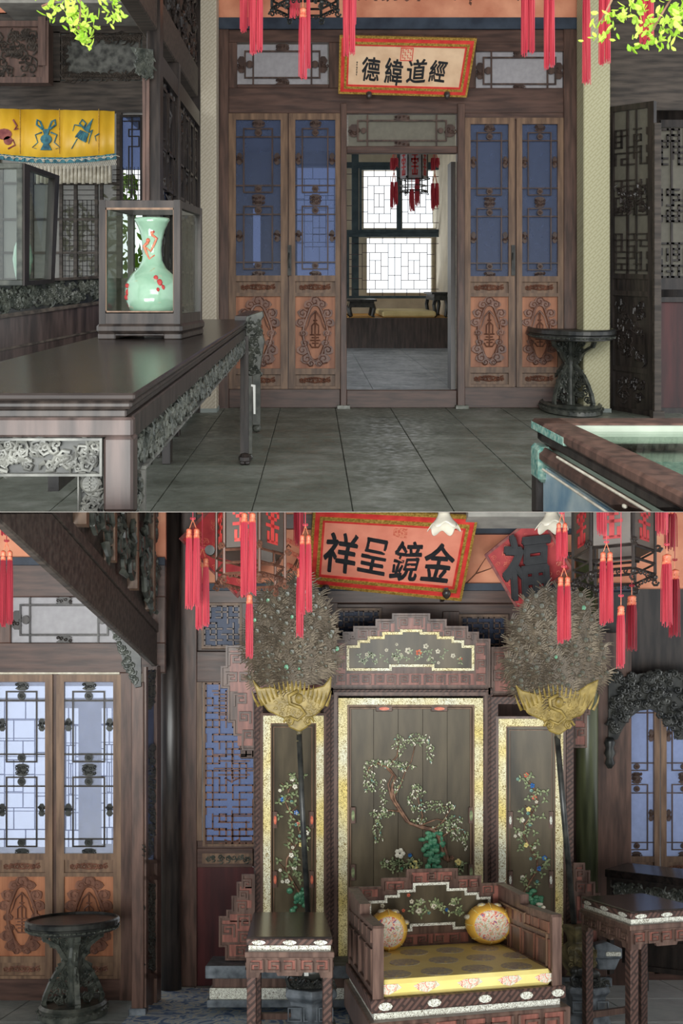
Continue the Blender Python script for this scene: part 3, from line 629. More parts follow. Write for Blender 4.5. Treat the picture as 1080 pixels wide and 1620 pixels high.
mt.build('seat_mattress', 'matt', None, 'pale flat mattress lying on the ochre couch platform', 'mattress', bev=.03)
def kang_table(px0, px1, Y, Y2, label, hh=.36):
    xa = UP.at(px0, 500, Y)[0]; xb = UP.at(px1, 500, Y)[0]
    P = thing('low_table', UP((xa+xb)/2, (Y+Y2)/2, hk), label, 'table'); m_ = RM(UP)
    MB(m_).box(xa, Y, hk+hh-.04, xb, Y2, hk+hh).build('tabletop', 'black', P)
    MB(m_).box(xa+.05, Y+.04, hk+hh-.16, xb-.05, Y2-.04, hk+hh-.04).build('apron', 'black', P)
    for sx in (0, 1):
        for sy in (0, 1):
            lx = xa+.08 if not sx else xb-.08; ly = Y+.08 if not sy else Y2-.08; q = -1 if not sx else 1
            MB(m_).tube([(lx, ly, hk+hh-.1), (lx+q*.03, ly, hk+hh*.5), (lx, ly, hk+.03), (lx+q*.04, ly, hk+.01)], .045, 6, .035).build('leg', 'black', P)
kang_table(549, 596, Yk+.2, Yk+1.3, 'small black low table on the couch platform beside the door post')
kang_table(683, 712, Yk+.2, Yk+1.6, 'small black low table at the far end of the pale mattress', .5)
rw = struct('wall_right', UP(2.9, 15, 0), 'pale grey side wall of the room beyond the doorway', 'wall')
MB(SP(UP, 2.75)).box(10.4, 0, 0, 22, 4.5, .1).build('plaster', 'cream', rw)
MB(RM(UP)).box(-3.4, 10.1, 4.3, 4.2, 22.5, 4.4).build('ceiling', 'grey', None, 'grey ceiling of the room beyond the doorway', 'ceiling', kind='structure', clip=False)
lantern(UP, 17.5, 654, 222, 302, 22, 'small dark lantern with red-painted panes hanging beyond the open doorway', 'black', 'gauzew', 'redp', top=120)
for i, (a, b, c, d, l) in enumerate(((617, 250, 630, 271, 'short rose tassel at the door-post side of the small inner lantern'), (617, 288, 629, 331, 'lower rose tassel nearest the door post by the inner lantern'), (647, 299, 655, 335, 'rose tassel under the middle of the inner lantern'), (656, 281, 663, 327, 'slim rose tassel in front of the inner lantern panes'), (681, 290, 694, 333, 'lower rose tassel at the open-leaf side of the inner lantern'), (681, 250, 695, 271, 'short rose tassel at the open-leaf side of the inner lantern'))):
    tassel(UP, 17.2+.05*i, a, b, c, d, l, 'tassels of the inner lantern', 2 if c-a > 10 else 1, cap=False, top=130)
# ---- ceiling of the upper hall (out of frame) and side walls
MB(RM(UP)).box(-5, 1.5, 5.3, 5, 10.6, 5.4).build('ceiling', 'slab', None, 'dark boarded ceiling over the hall with the altar table', 'ceiling', kind='structure', clip=False)
# ---- hanging tassels in front of the upper doors
for i, (a, b, c, d, y, l, g) in enumerate(((379, -40, 405, 52, 6.4, 'shorter wide red tassel beside the fret-papered column by the long table', 1), (395, -20, 416, 88, 6.2, 'longer red tassel hanging over the transom beside the table-side column', 1),
        (458, -50, 475, 30, 6.5, 'short red tassel under the lantern edge at the frame top', 1), (472, 14, 486, 127, 6.1, 'long red tassel with pale bound cap over the transom window', 1), (484, 0, 491, 110, 6.3, 'thin red tassel just behind the pale-capped one', 1),
        (543, -60, 564, 45, 6.3, 'upper red tassel by the edge of the cream plaque', 1), (542, -40, 562, 92, 6.1, 'lower red tassel overlapping the cream plaque frame', 1),
        (824, -40, 846, 90, 6.0, 'pinkish tassel over the transom window past the plaque', 2), (860, -30, 877, 111, 6.0, 'pinkish tassel nearest the outer edge of the transom past the plaque', 2),
        (921, -30, 934, 135, 5.8, 'longest pinkish tassel in front of the yellowed papered column', 2), (947, -40, 965, 105, 5.8, 'pinkish tassel at the outer edge of the yellowed papered column', 2), (1011, -40, 1034, 72, 5.6, 'short pinkish tassel beyond the yellowed papered column', 2))):
    tassel(UP, y, a, b, c, d, l, 'tassels hanging before the upper doors' if g == 1 else 'tassels near the yellowed column', 2 if c-a > 16 else 1, cap=(i in (3,)), top=-190, n=22)
lantern(UP, 6.6, 482, -95, 12, 52, 'dark carved lantern hanging over the closed doors by the table', 'black', 'gauzed', 'redp', top=-330)
# ---- stone-black round stand builder (room frame), px profile
def round_stand(room, cx, ybase, rbase, ytop, rtop, label, sq=1.5):
    Y = room.floorY(ybase)-0; X, _, _ = room.at(cx, ybase, Y); k = Y/F; H = (ybase-ytop)*k
    m_ = LF(room, X, Y); P = thing('round_stand', room(X, Y, 0), label, 'stand')
    rb, rt = rbase*k, rtop*k
    S = MB(m_); S.lathe((0, 0), [(rb*.9, 0), (rb, .01), (rb, .05), (rb*.94, .06), (rb*.98, .08), (rb*.9, .1), (rb*.85, .07)], 28, 2, 1, sq); S.build('round_base', 'vert', P)
    S = MB(m_)
    for a in range(40): t = a*6.2832/40; S.spiral(rb*math.cos(t), rb*sq*math.sin(t), .05, .012, .006, 1, a) 
    S.build('base_carving', 'vert', P)
    for b in range(4):
        an = b*math.pi/2+.5
        c, s = math.cos(an), math.sin(an)*sq
        def fin(prof, nm, seed, w=.018):
            S = MB(lambda r, z, t: m_(r*c-t*math.sin(an), r*s+t*math.cos(an), z)); S.mp.room = room
            S.path(prof, .026, w, -w); S.path([(.03, prof[0][1]), (.03, prof[-1][1])], .02, w*.6, -w*.6); sc = random.Random(seed)
            for q in range(26):
                f = sc.random(); zlo, zhi = prof[0][1], prof[-1][1]
                z = zlo+(zhi-zlo)*(.08+.84*f); edge = max(.04, max(p[0] for p in prof)*.95)
                for (p0, z0), (p1, z1) in zip(prof, prof[1:]):
                    if min(z0, z1) <= z <= max(z0, z1) and z0 != z1: edge = p0+(p1-p0)*(z-z0)/(z1-z0)
                S.spiral(.03+(edge-.03)*sc.random()*.9, z, 0, .03+.014*sc.random(), .009, 1.3, sc.random()*6, 1, 8, 4)
            S.build(nm, 'vert', P)
        fin([(rb*.8, .08), (rb*.84, .12), (rb*.78, H*.24), (rb*.66, H*.34), (rb*.5, H*.44), (.06, H*.56)], 'lower_openwork_fin', b)
        fin([(.05, H*.56), (rt*.25, H*.64), (rt*.35, H*.72), (rt*.6, H*.8), (rt*.66, H*.88)], 'upper_openwork_fin', b+5)
    S = MB(m_); S.lathe((0, 0), [(.05, .06), (.045, H*.4), (.06, H*.52), (.06, H*.6), (.045, H*.7), (.05, H*.88)], 10); S.build('central_post', 'vert', P)
    S = MB(m_); S.lathe((0, 0), [(rt*.75, H*.86), (rt*.95, H*.88), (rt*.96, H*.93), (rt, H*.945), (rt, H*.985), (rt*.97, H), (rt*.93, H), (rt*.92, H*.975), (0.001, H*.975)], 40, 2, 1, sq); S.build('round_tabletop', 'black', P)
    S = MB(m_)
    for a in range(64): t = a*6.2832/64; S.spiral(rt*.965*math.cos(t), rt*.965*sq*math.sin(t), H*.905, rt*.05, rt*.018, 1.2, a)
    S.build('carved_apron', 'vert', P)
    return P
round_stand(UP, 902, 650, 46, 518, 64, 'round blackened stand with openwork fins before the yellowed papered column', 1.7)
# ---- long altar table
Xr, Xl, Ya, Yb, Ht = -.4355, -1.07, 2.30, 7.2, 1.036
m_ = lambda x, y, h: UP(x-.011*(y-2.3), y, h); m_.room = UP
T = thing('altar_table', m_(-.75, 4.6, 0), 'long dark altar table with carved apron carrying the glass case and vase', 'table')
MB(m_).box(Xl, Ya, Ht-.018, Xr, Yb, Ht).build('tabletop', 'darkh', T, bev=.005)
MB(m_).box(Xl, Ya+.006, Ht-.04, Xr-.008, Yb, Ht-.019).build('moulding_bead', 'dark', T, bev=.007)
MB(m_).box(Xl, Ya+.02, Ht-.062, Xr-.024, Yb, Ht-.041).build('waist', 'dark', T, bev=.004)
me = lambda u, v, w: m_(Xl+u, Ya+.03-w, v); me.room = UP     # end face (x from the wall, height)
mside = lambda y, h, w: m_(Xr-.02+w, y, h); mside.room = UP
wE = Xr-.008-Xl
S = MB(me); S.box(-.3, Ht-.062, -.03, wE, Ht-.11, .012); S.box(wE-.072, Ht-.11, -.06, wE, 0, .012); S.build('end_frame', 'frame2', T, bev=.006)
S = MB(me); S.frame(-.3, Ht-.205, wE-.075, Ht-.112, .006, .014); S.box(wE-.135, Ht-.205, 0, wE-.132, Ht-.5, .012); S.build('end_beading', 'grime', T)
S = MB(me); S.box(-.3, Ht-.2, -.02, wE-.08, Ht-.112, -.006); S.box(wE-.132, Ht-.5, -.02, wE-.08, Ht-.2, -.006); S.build('apron_ground', 'black', T)
S = MB(me); scrolls(S, -.15, Ht-.198, wE-.08, Ht-.116, 90, .017, .0048, 5, 0, True, 5); scrolls(S, wE-.13, Ht-.5, wE-.082, Ht-.2, 40, .016, .0045, 8, 0, True, 5); S.build('carved_dragon_apron', 'grime', T)
S = MB(me); cu, cv = wE-.106, Ht-.224
S.lathe((cu, cv), [(.023, -.004), (.024, .006), (.02, .009), (.019, .007)], 20, 2); S.box(cu-.016, cv-.001, .006, cu+.016, cv+.002, .011).box(cu-.001, cv-.018, .006, cu+.002, cv+.018, .011).box(cu-.009, cv+.008, .006, cu+.009, cv+.011, .011).box(cu-.011, cv-.009, .006, cu+.011, cv-.006, .011)
S.build('longevity_roundel', 'grime', T)
# long side: rail, carved frieze
S = MB(mside); S.box(Ya+.03, Ht-.062, -.03, Yb, Ht-.125, .006); S.build('side_rail', 'dark', T, bev=.004)
S = MB(mside); S.box(Ya+.05, Ht-.125, -.02, Yb, Ht-.225, -.004); S.build('side_apron_ground', 'black', T)
S = MB(mside); scrolls(S, Ya+.08, Ht-.222, Yb, Ht-.128, 230, .026, .006, 9, 0); scrolls(S, Ya+.08, Ht-.62, Ya+.22, Ht-.22, 26, .02, .005, 12, 0); S.build('side_carved_apron', 'vert', T)
S = MB(mside); S.box(Ya+.24, Ht-.23, -.01, Yb, Ht-.222, .008); S.box(Ya+.22, Ht-.23, -.01, Ya+.24, Ht-.62, .008); S.build('side_beading', 'grime', T)
for i, (yy, xx) in enumerate(((Ya+.04, Xr-.085), (6.85, Xr-.05), (6.85, Xl+.02), (Ya+.04, Xl+.02))):
    S = MB(m_); S.box(xx, yy, 0 if i else 0, xx+.06, yy+.12, Ht-.11)
    if i == 1: S.ball(xx+.035, yy, .045, .05, .06, .04); S.ball(xx+.02, yy-.03, .02, .02); S.ball(xx+.055, yy-.03, .02, .02)
    S.build('leg', 'dark', T, bev=.004)
S = MB(m_); S.box(Xl+.1, 3.5, Ht-.5, Xl+.14, 5.6, Ht-.12); S.build('back_stretcher', 'dark', T)
# scroll-ended second table end behind
T2 = thing('altar_table', UP(-.45, 8.2, 0), 'black carved table end with scrolled flange behind the long table tip', 'table')
for nm, a, b in (('leg', 392, 6.95), ('leg', 405, 8.3)):
    q = PP(UP, b); yb = 450+F*1.3/b
    S = MB(q); S.r(a-5, 512, a+7, yb-14, 8, -4); S.ball(a+1, yb-8, 2, 8, 7, 8); S.build(nm, 'vert', T2, bev=.003)
q = PP(UP, 6.95)
S = MB(q); S.poly([(388, 512), (390, 500), (415, 492), (417, 500), (410, 512), (418, 540), (410, 590), (398, 594), (392, 560)], 10, -20); S.build('scrolled_end', 'vert', T2, bev=.004)
S = MB(q); scrolls(S, 392, 505, 414, 592, 26, 5, 1.5, 3, 10); S.build('end_carving', 'vert', T2)
S = MB(m_); S.box(Xr-.1, 7.0, Ht-.03, Xr+.0, 8.5, Ht+.03); S.build('tabletop', 'darkh', T2)
S = MB(PP(UP, 6.8)); S.poly([(397, 608), (404, 609), (404, 655), (401, 655), (400, 612), (397, 611)], 1); S.build('price_tag', 'tagw', None, 'thin white paper tag hanging on the black table leg', 'tag')
# ---- glass display case
FLc, FRc, BRc, BLc = (-1.03, 4.55), (-.645, 4.55), (-.60, 5.06), (-.985, 5.06)
Dc = thing('display_case', UP(-.81, 4.8, Ht), 'dark-framed glass display case on the altar table holding the vase', 'display case')
h0, h1_ = Ht, UP.at(200, 317, 4.55)[2]
def bil(s, t, h): 
    x = (FLc[0]*(1-s)+FRc[0]*s)*(1-t)+(BLc[0]*(1-s)+BRc[0]*s)*t; return UP(x, 4.55+.51*t, h)
bil.room = UP
S = MB(bil); S.box(-.035, -.03, h0+.03, 1.035, 1.03, h0+.075); S.build('plinth', 'dark', Dc, bev=.012)
S = MB(bil); S.box(-.02, -.01, h0, .2, 1.01, h0+.03).box(.8, -.01, h0, 1.02, 1.01, h0+.03).box(-.02, -.0, h0+.015, 1.02, .1, h0+.03); S.build('plinth_feet', 'dark', Dc, bev=.005)
for s_ in (0, 1):
    for t_ in (0, 1): S = MB(bil); S.box(s_*.93-.005, t_*.93-.008+t_*.016, h0+.074, s_*.93+.075, t_*.93+.07, h1_+.002); S.build('corner_post', 'dark', Dc)
S = MB(bil); S.box(0, 0, h1_-.035, 1, .07, h1_).box(0, .93, h1_-.035, 1, 1, h1_).box(0, 0, h1_-.035, .075, 1, h1_).box(.925, 0, h1_-.035, 1, 1, h1_); S.build('top_rail', 'dark', Dc)
S = MB(bil); S.box(0, 0, h0+.075, 1, .07, h0+.13).box(0, .93, h0+.075, 1, 1, h0+.12).box(.925, .07, h0+.075, 1, .93, h0+.12).box(0, .07, h0+.075, .07, .93, h0+.12); S.build('bottom_rail', 'dark', Dc)
S = MB(bil); S.box(.075, .0, h0+.125, .085, .01, h1_-.035).box(.915, 0, h0+.125, .925, .01, h1_-.035).box(.075, 0, h1_-.045, .925, .01, h1_-.035).box(.075, 0, h0+.125, .925, .01, h0+.137); S.build('inner_bead', 'leaf', Dc)
for a in ((.07, .03, .93, .04), (.95, .07, .96, .93), (.04, .07, .05, .93), (.07, .95, .93, .96)): S = MB(bil); S.box(a[0], a[1], h0+.12, a[2], a[3], h1_-.03); S.build('glass_pane', 'glass', Dc)
S = MB(bil); S.box(.06, .06, h0+.1, .94, .94, h0+.11); S.build('case_floor', 'dark', Dc)
vs_ = PP(UP, 4.82); prof = [(1, 346), (27, 345), (28, 348), (25, 353), (20, 364), (16, 380), (14.5, 396), (16, 412), (22, 424), (33, 434), (40, 446), (43, 460), (42, 472), (38, 485), (32, 495), (26, 501), (25, 507), (26, 509), (1, 509)]
S = MB(vs_); S.lathe((240.5, 0), prof, 40, 1)
P = thing('porcelain_vase', UP(*UP.at(240, 509, 4.82)), 'celadon porcelain bottle vase with flared mouth and painted pink figures in the case', 'vase')
S.build('vase_body', 'vase', P, smooth=True)
S = MB(vs_)
for sgn, yy0 in ((1, 372), (-1, 384)):
    S.tube([(240+sgn*3, yy0, 17), (240+sgn*10, yy0+6, 14), (240+sgn*6, yy0+16, 15), (240+sgn*1, yy0+26, 15.5), (240-sgn*7, yy0+20, 14)], 2.6, 6, 1.2)
    S.ball(240+sgn*3, yy0-3, 17, 3.4, 4, 3)
S.build('moulded_lizard', 'coral', P, smooth=True)
S = MB(vs_)
for u, v, w, q in ((258, 447, 38, 5), (252, 440, 36, 4), (262, 455, 36, 4.5), (208, 462, 27, 5), (206, 452, 26, 3.5), (205, 470, 24, 4), (256, 458, 41, 3), (245, 367, 18, 3)): S.ball(u, v, w*.95, q, q*1.2, 2)
S.build('painted_figure', 'redp', P, smooth=True)
S = MB(vs_); S.lathe((240.5, 0), [(27, 500), (26.5, 503), (26, 508), (24, 508)], 30, 1); S.build('blue_foot_ring', 'lapis', P, smooth=True)
# ---- big glass case beyond, dado, side hall
bd = struct('wall_left', UP(*UP.at(60, 560, 7)), 'low carved dark dado wall running behind the altar table', 'wall')
def wallq(a, b, c, d, ya=6.6, yb=7.6, U=1., V=1.): return QP(UP, UP.at(*a, ya), UP.at(*b, yb), UP.at(*c, yb), UP.at(*d, ya), U, V)
MB(wallq((-40, 506), (160, 478), (160, 620), (-40, 640))).box(0, 0, -.05, 1, 1, 0).build('plain_board', 'frame2', bd)
MB(wallq((-40, 450), (160, 438), (160, 479), (-40, 508))).box(0, 0, -.05, 1, 1, .0).build('carved_ground', 'black', bd)
q = wallq((-40, 450), (160, 438), (160, 479), (-40, 508), U=200, V=48); S = MB(lambda u, v, w: q(u, v, w*.005)); S.mp.room = UP
scrolls(S, 2, 4, 198, 40, 90, 7, 2.2, 5, 1); S.build('carved_cloud_band', 'vert', bd)
MB(wallq((-40, 503), (160, 476), (160, 481), (-40, 510))).box(0, 0, 0, 1, 1, .03).build('moulding', 'beamd', bd)
MB(wallq((-40, 446), (160, 437), (160, 441), (-40, 452))).box(0, 0, 0, 1, 1, .03).build('top_moulding', 'beamd', bd)
MB(wallq((-40, 560), (160, 520), (160, 523), (-40, 564))).box(0, 0, 0, 1, 1, .012).build('lower_moulding', 'beamd', bd)
gc = thing('glass_cabinet', UP(*UP.at(40, 448, 6.3)), 'tall dark-framed glass cabinet with a half-open glazed door by the dado', 'cabinet')
S = MB(PP(UP, 6.2)); S.frame(-60, 258, 36, 452, 9, 4, -4); S.build('front_frame', 'vert', gc, bev=.004)
MB(PP(UP, 6.2)).r(-51, 267, 27, 443, 1).build('front_glass', 'glassg', gc)
q = QP(UP, UP.at(34, 258, 6.2), UP.at(90, 278, 7.1), UP.at(82, 448, 7.1), UP.at(34, 452, 6.2), 50, 180)
MB(q).frame(0, 0, 50, 180, 7, .03, -.02).build('door_frame', 'dark', gc); MB(q).box(6, 6, 0, 44, 174, .005).build('door_glass', 'glassg', gc)
S = MB(PP(UP, 6.9)); S.lathe((36, 0), [(1, 445), (10, 445), (13, 430), (16, 410), (13, 390), (9, 380), (7, 375), (8, 368), (1, 368)], 20, 1); S.build('jade_jar', 'vase', None, 'pale jar standing inside the tall glass cabinet', 'jar', smooth=True)
# side hall back wall
Ys = 11.0; ms = PP(UP, Ys)
sw = struct('wall_back', UP(*UP.at(100, 560, Ys)), 'smoky timber wall of the side hall behind the yellow valance', 'wall')
S = MB(ms)
for a in ((-80, 20, 345, 52), (-80, 128, 345, 178), (-80, 20, 0, 700), (184, 178, 192, 700), (82, 50, 95, 130), (0, 440, 345, 700), (225, 50, 345, 440)): S.r(*a, 0, -12)
S.build('timber_frame', 'beamd', sw)
MB(ms).r(-80, -160, 345, 22, 0, -10).build('frieze_paper', 'salmon', sw)
MB(ms).r(-80, 50, 226, 130, -6, -12).build('clerestory_paper', 'grime', sw)
S = MB(ms); scrolls(S, 95, 55, 225, 64, 34, 6, 1.3, 4, 0); scrolls(S, 95, 114, 225, 126, 34, 6, 1.3, 5, 0); scrolls(S, 95, 60, 108, 120, 10, 6, 1.3, 6, 0); S.frame(97, 56, 222, 126, 2.5, 1); S.build('clerestory_carving', 'beamd', sw)
for a, b in ((50, 92), (100, 116), (118, 150), (156, 184), (192, 226)):
    pass
S = MB(ms)
for u in (0, 48, 94, 117, 150, 158): S.r(u, 262, u+5, 442, 2, -4)
for v in (288, 345, 398): S.r(0, v, 184, v+4, 1, -4)
S.build('mullions', 'beamd', sw)
MB(ms).r(0, 178, 184, 442, -3, -3.4).build('gauze_screen', 'gauzed', sw)
S = MB(ms)
for v in range(268, 440, 8): S.r(100, v, 150, v+1, 0, -1).r(178, v, 226, v+1, 0, -1) if v < 330 else S.r(100, v, 150, v+1, 0, -1)
for u in range(102, 150, 7): S.r(u, 316, u+1, 442, 0, -1)
for u in range(194, 226, 6): S.r(u, 264, u+1, 322, 0, -1)
S.build('fine_lattice', 'dark', sw)
S = MB(PP(UP, 10.8)); S.frame(190, 182, 226, 330, 4, 4); S.r(208, 186, 210, 330, 2); S.path([(196, 192), (220, 192), (220, 205), (204, 205), (204, 216), (220, 216), (220, 232), (204, 232), (204, 300), (214, 300), (214, 306)], 1.6, 3); S.build('lattice_leaf_frame', 'dark', sw)
MB(PP(UP, 10.8)).r(190, 182, 226, 268, 0, -.5).build('blue_gauze', 'gauze', sw)
# ornate little cupboard front high in the side hall
P = thing('wall_shrine', UP(*UP.at(38, 128, 10.4)), 'faded red carved shrine front mounted high above the yellow valance', 'shrine')
q = PP(UP, 10.4); MB(q).r(-40, 36, 76, 130, -2, -30).build('shrine_box', 'dull', P); S = MB(q); S.frame(-40, 34, 78, 132, 9, 5); S.r(62, 28, 74, 105, 7); S.build('shrine_frame', 'dull', P)
S = MB(q); scrolls(S, -30, 46, 60, 120, 40, 9, 1.8, 2, 0); S.build('shrine_carving', 'beamd', P)
# garden shrub outside the side hall window, and branches built in place of foliage reflected in the glass
def leaves(room_m, name, label, cat, base, spots, n, r, L, mat, seed, stem=None):
    P = thing(name, base, label, cat); rn = random.Random(seed); pr = []
    for k in range(4):
        a = k*1.3; S = MB(lambda x, y, z: (x, y, z)); v = [(-.0, 0, 0), (L*.3, L*.24, .02*L), (L*.7, L*.2, 0), (L, 0, -.12*L), (L*.7, -L*.2, 0), (L*.3, -L*.24, .02*L)]
        c, s_ = math.cos(a), math.sin(a); ti = .5+.4*(k % 2)
        w_ = [(x*c-y*s_*.5, (y*.8*math.cos(ti)+z), x*s_+y*c*.8) for x, y, z in v]; S.add(w_+[(x, y+.002, z) for x, y, z in w_], [(0, 1, 2, 3, 4, 5), (11, 10, 9, 8, 7, 6)]+[(i, (i+1) % 6, 6+(i+1) % 6, 6+i) for i in range(6)])
        pr.append(S)
    protos = []
    for i in range(n):
        cx_, cy_, cz_, rx_, rz_ = spots[i % len(spots)]; t = rn.random()*6.28; q_ = math.sqrt(rn.random()); p_ = Vector((cx_+rx_*q_*math.cos(t), cy_+rn.uniform(-r, r), cz_+rz_*q_*math.sin(t)))
        if i < 4: o = pr[i].build('leaf', mat, P); protos.append(o)
        else: o = protos[i % 4].copy(); COL.objects.link(o)
        o.location = p_-Vector(base); o.rotation_euler = (rn.uniform(-.5, .5), rn.uniform(-3, 3), rn.uniform(-.6, .6)); q_ = .7+rn.random()*.6; o.scale = (q_, q_, q_)
    if stem:
        for st_ in stem: S = MB(lambda x, y, z: (x, y, z)); S.tube(st_, .012*L/.1, 5, .003); S.build('twig', 'bark', P)
    return P
def W3(px, py, Y): return ((px-540)*Y/F, Y, ZC-(py-810)*Y/F)
k_ = 15/F
leaves(UP, 'garden_shrub', 'green garden shrub outside the side hall window behind the vase case', 'shrub', W3(170, 470, 15), [(*W3(a, b, 15), c*k_, d*k_) for a, b, c, d in ((190, 350, 34, 40), (150, 410, 40, 40), (206, 420, 34, 40), (120, 360, 30, 40), (200, 300, 18, 30))], 260, .3, .16, 'fol', 5)
k_ = 2.6/F
leaves(UP, 'reflected_branch', 'yellow-green branch standing in for foliage reflected in glass over the faded shrine and side hall', 'branch', W3(120, -60, 2.6), [(*W3(a, b, 2.6), c*k_, d*k_) for a, b, c, d in ((75, 4, 30, 8), (100, 10, 34, 14), (125, 24, 22, 18), (150, 8, 40, 12), (124, 42, 10, 10), (175, 2, 20, 8))], 200, .1, .022, 'folb', 6, [[W3(120, -60, 2.6), W3(128, 10, 2.6), W3(124, 46, 2.6)], [W3(120, -60, 2.6), W3(90, 0, 2.6), W3(66, 10, 2.6)]])
leaves(UP, 'reflected_branch', 'bright branch standing in for foliage reflected in glass over the dark lattice partition beyond the papered column', 'branch', W3(1080, -70, 2.6), [(*W3(a, b, 2.6), c*k_, d*k_) for a, b, c, d in ((1050, 36, 36, 22), (1070, 15, 26, 20), (1025, 52, 24, 8), (960, 40, 34, 8), (1010, 6, 20, 6), (1072, 40, 16, 24))], 230, .1, .022, 'folb', 7, [[W3(1080, -70, 2.6), W3(1060, 0, 2.6), W3(1030, 50, 2.6)], [W3(1000, -70, 2.6), W3(965, 5, 2.6), W3(950, 35, 2.6)]])
# ---- yellow valance
P = thing('silk_valance', UP(*UP.at(90, 262, 8.9)), 'yellow satin valance with embroidered emblems and a blue scalloped hem', 'valance')
q = PP(UP, 8.9)
def wav(u): return 1.6*math.sin(u*.13)+1.0*math.sin(u*.31+1)
S = MB(q); n = 60; top_ = lambda u: 172+u*.02; bot = lambda u: 247-((u-90)/90)**2*6+3
pts = []
for i in range(n+1):
    u = -60+i*(241/n)
    for v in (top_(u), (top_(u)+bot(max(u, 0)))/2, bot(max(u, 0))): pts += [(u, v, wav(u)+(v-172)*.03), (u, v, wav(u)+(v-172)*.03-.8)]
fs = []
for i in range(n):
    b = i*6; c = b+6
    for k in (0, 2): fs += [(b+k, c+k, c+k+2, b+k+2), (b+k+1, b+k+3, c+k+3, c+k+1)]
    fs += [(b, b+1, c+1, c), (b+4, c+4, c+5, b+5)]
S.add(pts, fs); S.build('satin_panel', 'yellow', P, smooth=True)
S = MB(q); S.path([(u, bot(max(u, 0))+4) for u in range(-60, 182, 8)], 9, 3.4, 1.5); S.build('blue_hem_band', 'teal', P)
S = MB(q)
for u in range(-50, 180, 12): S.spiral(u, bot(max(u, 0))+4, 4, 3, .7, 1.3, u, 1 if u % 24 else -1, 8, 4); S.tube([(u, bot(max(u, 0))+4, 4), (u+6, bot(max(u, 0))+2, 4), (u+12, bot(max(u, 0))+4, 4)], .7, 4)
S.build('scroll_embroidery', 'white', P)
S = MB(q)
for u in range(30, 181, 3):
    b = bot(u)+8; S.bar(u, b, u+5, b+9, .6, 2, 1.4).bar(u+5, b, u, b+9, .6, 2, 1.4)
S.build('beaded_net_fringe', 'white', P)
S = MB(q)
for u in range(-50, 182, 62): S.bar(u+21, 173, u+21, 244, .8, 4.4, 2.2) if u > -50 else None
S.build('seam', 'gold', P)
E1 = MB(q)     # vase emblem and umbrella emblem
def disc(m, u, v, a, b, w1=4.6, w0=1.5): m.poly([(u+a*math.cos(k*.524), v+b*math.sin(k*.524)) for k in range(12)], w1, w0)
disc(E1, 74, 221, 9, 8); E1.poly([(68, 205), (80, 205), (77, 214), (71, 214)], 5, 1.5); E1.poly([(70, 228), (78, 228), (83, 238), (65, 238)], 5, 1.5)
for sg in (-1, 1): E1.tube([(74+sg*4, 206, 4), (74+sg*9, 193, 4), (74+sg*14, 190, 4), (74+sg*15, 198, 4), (74+sg*6, 205, 4)], 1.7, 5); E1.tube([(74+sg*7, 210, 4), (74+sg*17, 214, 4), (74+sg*13, 226, 4), (74+sg*22, 234, 4), (74+sg*15, 236, 4)], 1.5, 5, .6)
E1.build('teal_vase_emblem', 'teal', P); E1 = MB(q); E1.poly([(120, 216), (128, 206), (141, 212), (136, 226), (128, 222)], 4.6, 1.5)
for k in range(5): E1.bar(131+k*1, 208+k*.6, 120+k*4.4, 218+k*1.6, 1.4, 5.4, 3)
E1.poly([(133, 206), (148, 188), (141, 211)], 4.8, 1.5); E1.bar(123, 220, 114, 236, 1.2, 4.6, 2)
E1.tube([(134, 204, 4), (127, 196, 4), (131, 190, 4), (137, 196, 4), (133, 204, 4)], 1.5, 5); E1.tube([(130, 200, 4), (119, 198, 4), (116, 208, 4)], 1.5, 5, .6); E1.tube([(142, 210, 4), (147, 206, 4), (143, 218, 4), (141, 228, 4)], 1.5, 5, .6); E1.tube([(158, 212, 4), (151, 216, 4), (153, 224, 4)], 1.3, 5, .5)
E1.build('teal_parasol_emblem', 'teal', P)
E1 = MB(q); disc(E1, 8, 213, 12, 9); disc(E1, 14, 223, 7, 7); E1.tube([(22, 190, 4), (28, 200, 4), (24, 206, 4), (30, 204, 4)], 1.5, 5); E1.tube([(14, 226, 4), (22, 222, 4), (25, 230, 4), (14, 236, 4)], 1.5, 5); E1.build('plum_emblem', 'plum', P)
P = thing('pleated_curtain', UP(*UP.at(120, 292, 10.9)), 'short cream pleated curtain hanging under the yellow valance', 'curtain')
S = MB(PP(UP, 10.9))
for k, u in enumerate(range(60, 176, 6)): S.lathe((u, 0), [(2.4, 262), (2.8, 275), (3.1, 291-(k % 2)*1.5)], 8, 1)
S.build('pleats', 'white', P, smooth=True)
# ---- partition at the left of the doors (side plane)
ps = struct('wall_left', UP(-1.2, 8.5, 0), 'dark carved side partition beside the cream papered column', 'wall')
XP = -1.205; sp = SP(UP, XP)
for a in ((7.1, 0, 7.25, 4.6), (8.1, 0, 8.2, 3.2), (9.6, 0, 9.9, 4.6)): MB(sp).box(a[0], a[1], -.05, a[2], a[3], .05).build('post', 'dark', ps, bev=.005)
for a in ((7.12, .9, 9.88, 1.0), (7.12, 2.9, 9.88, 3.05), (7.12, .05, 9.88, .2)): MB(sp).box(a[0], a[1], -.045, a[2], a[3], .045).build('rail', 'dark', ps)
MB(sp).box(7.2, .1, -.03, 9.7, .95, -.0).build('solid_panel', 'dark', ps)
MB(sp).box(7.2, .95, -.03, 9.7, 3.0, -.02).build('gauze', 'gauze', ps)
S = MB(sp); scrolls(S, 7.2, 1.0, 9.7, 2.95, 150, .07, .018, 7, 0); S.build('carved_openwork', 'dark', ps)
S = MB(sp)
for k in range(14):
    y = 7.35+(k % 7)*.33; h = 1.1+(k//7)*.95; S.frame(y, h, y+.24, h+.8, .025, .03, -.02); S.box(y, h+.3, -.02, y+.24, h+.32, .03)
S.build('lattice_bars', 'dark', ps)
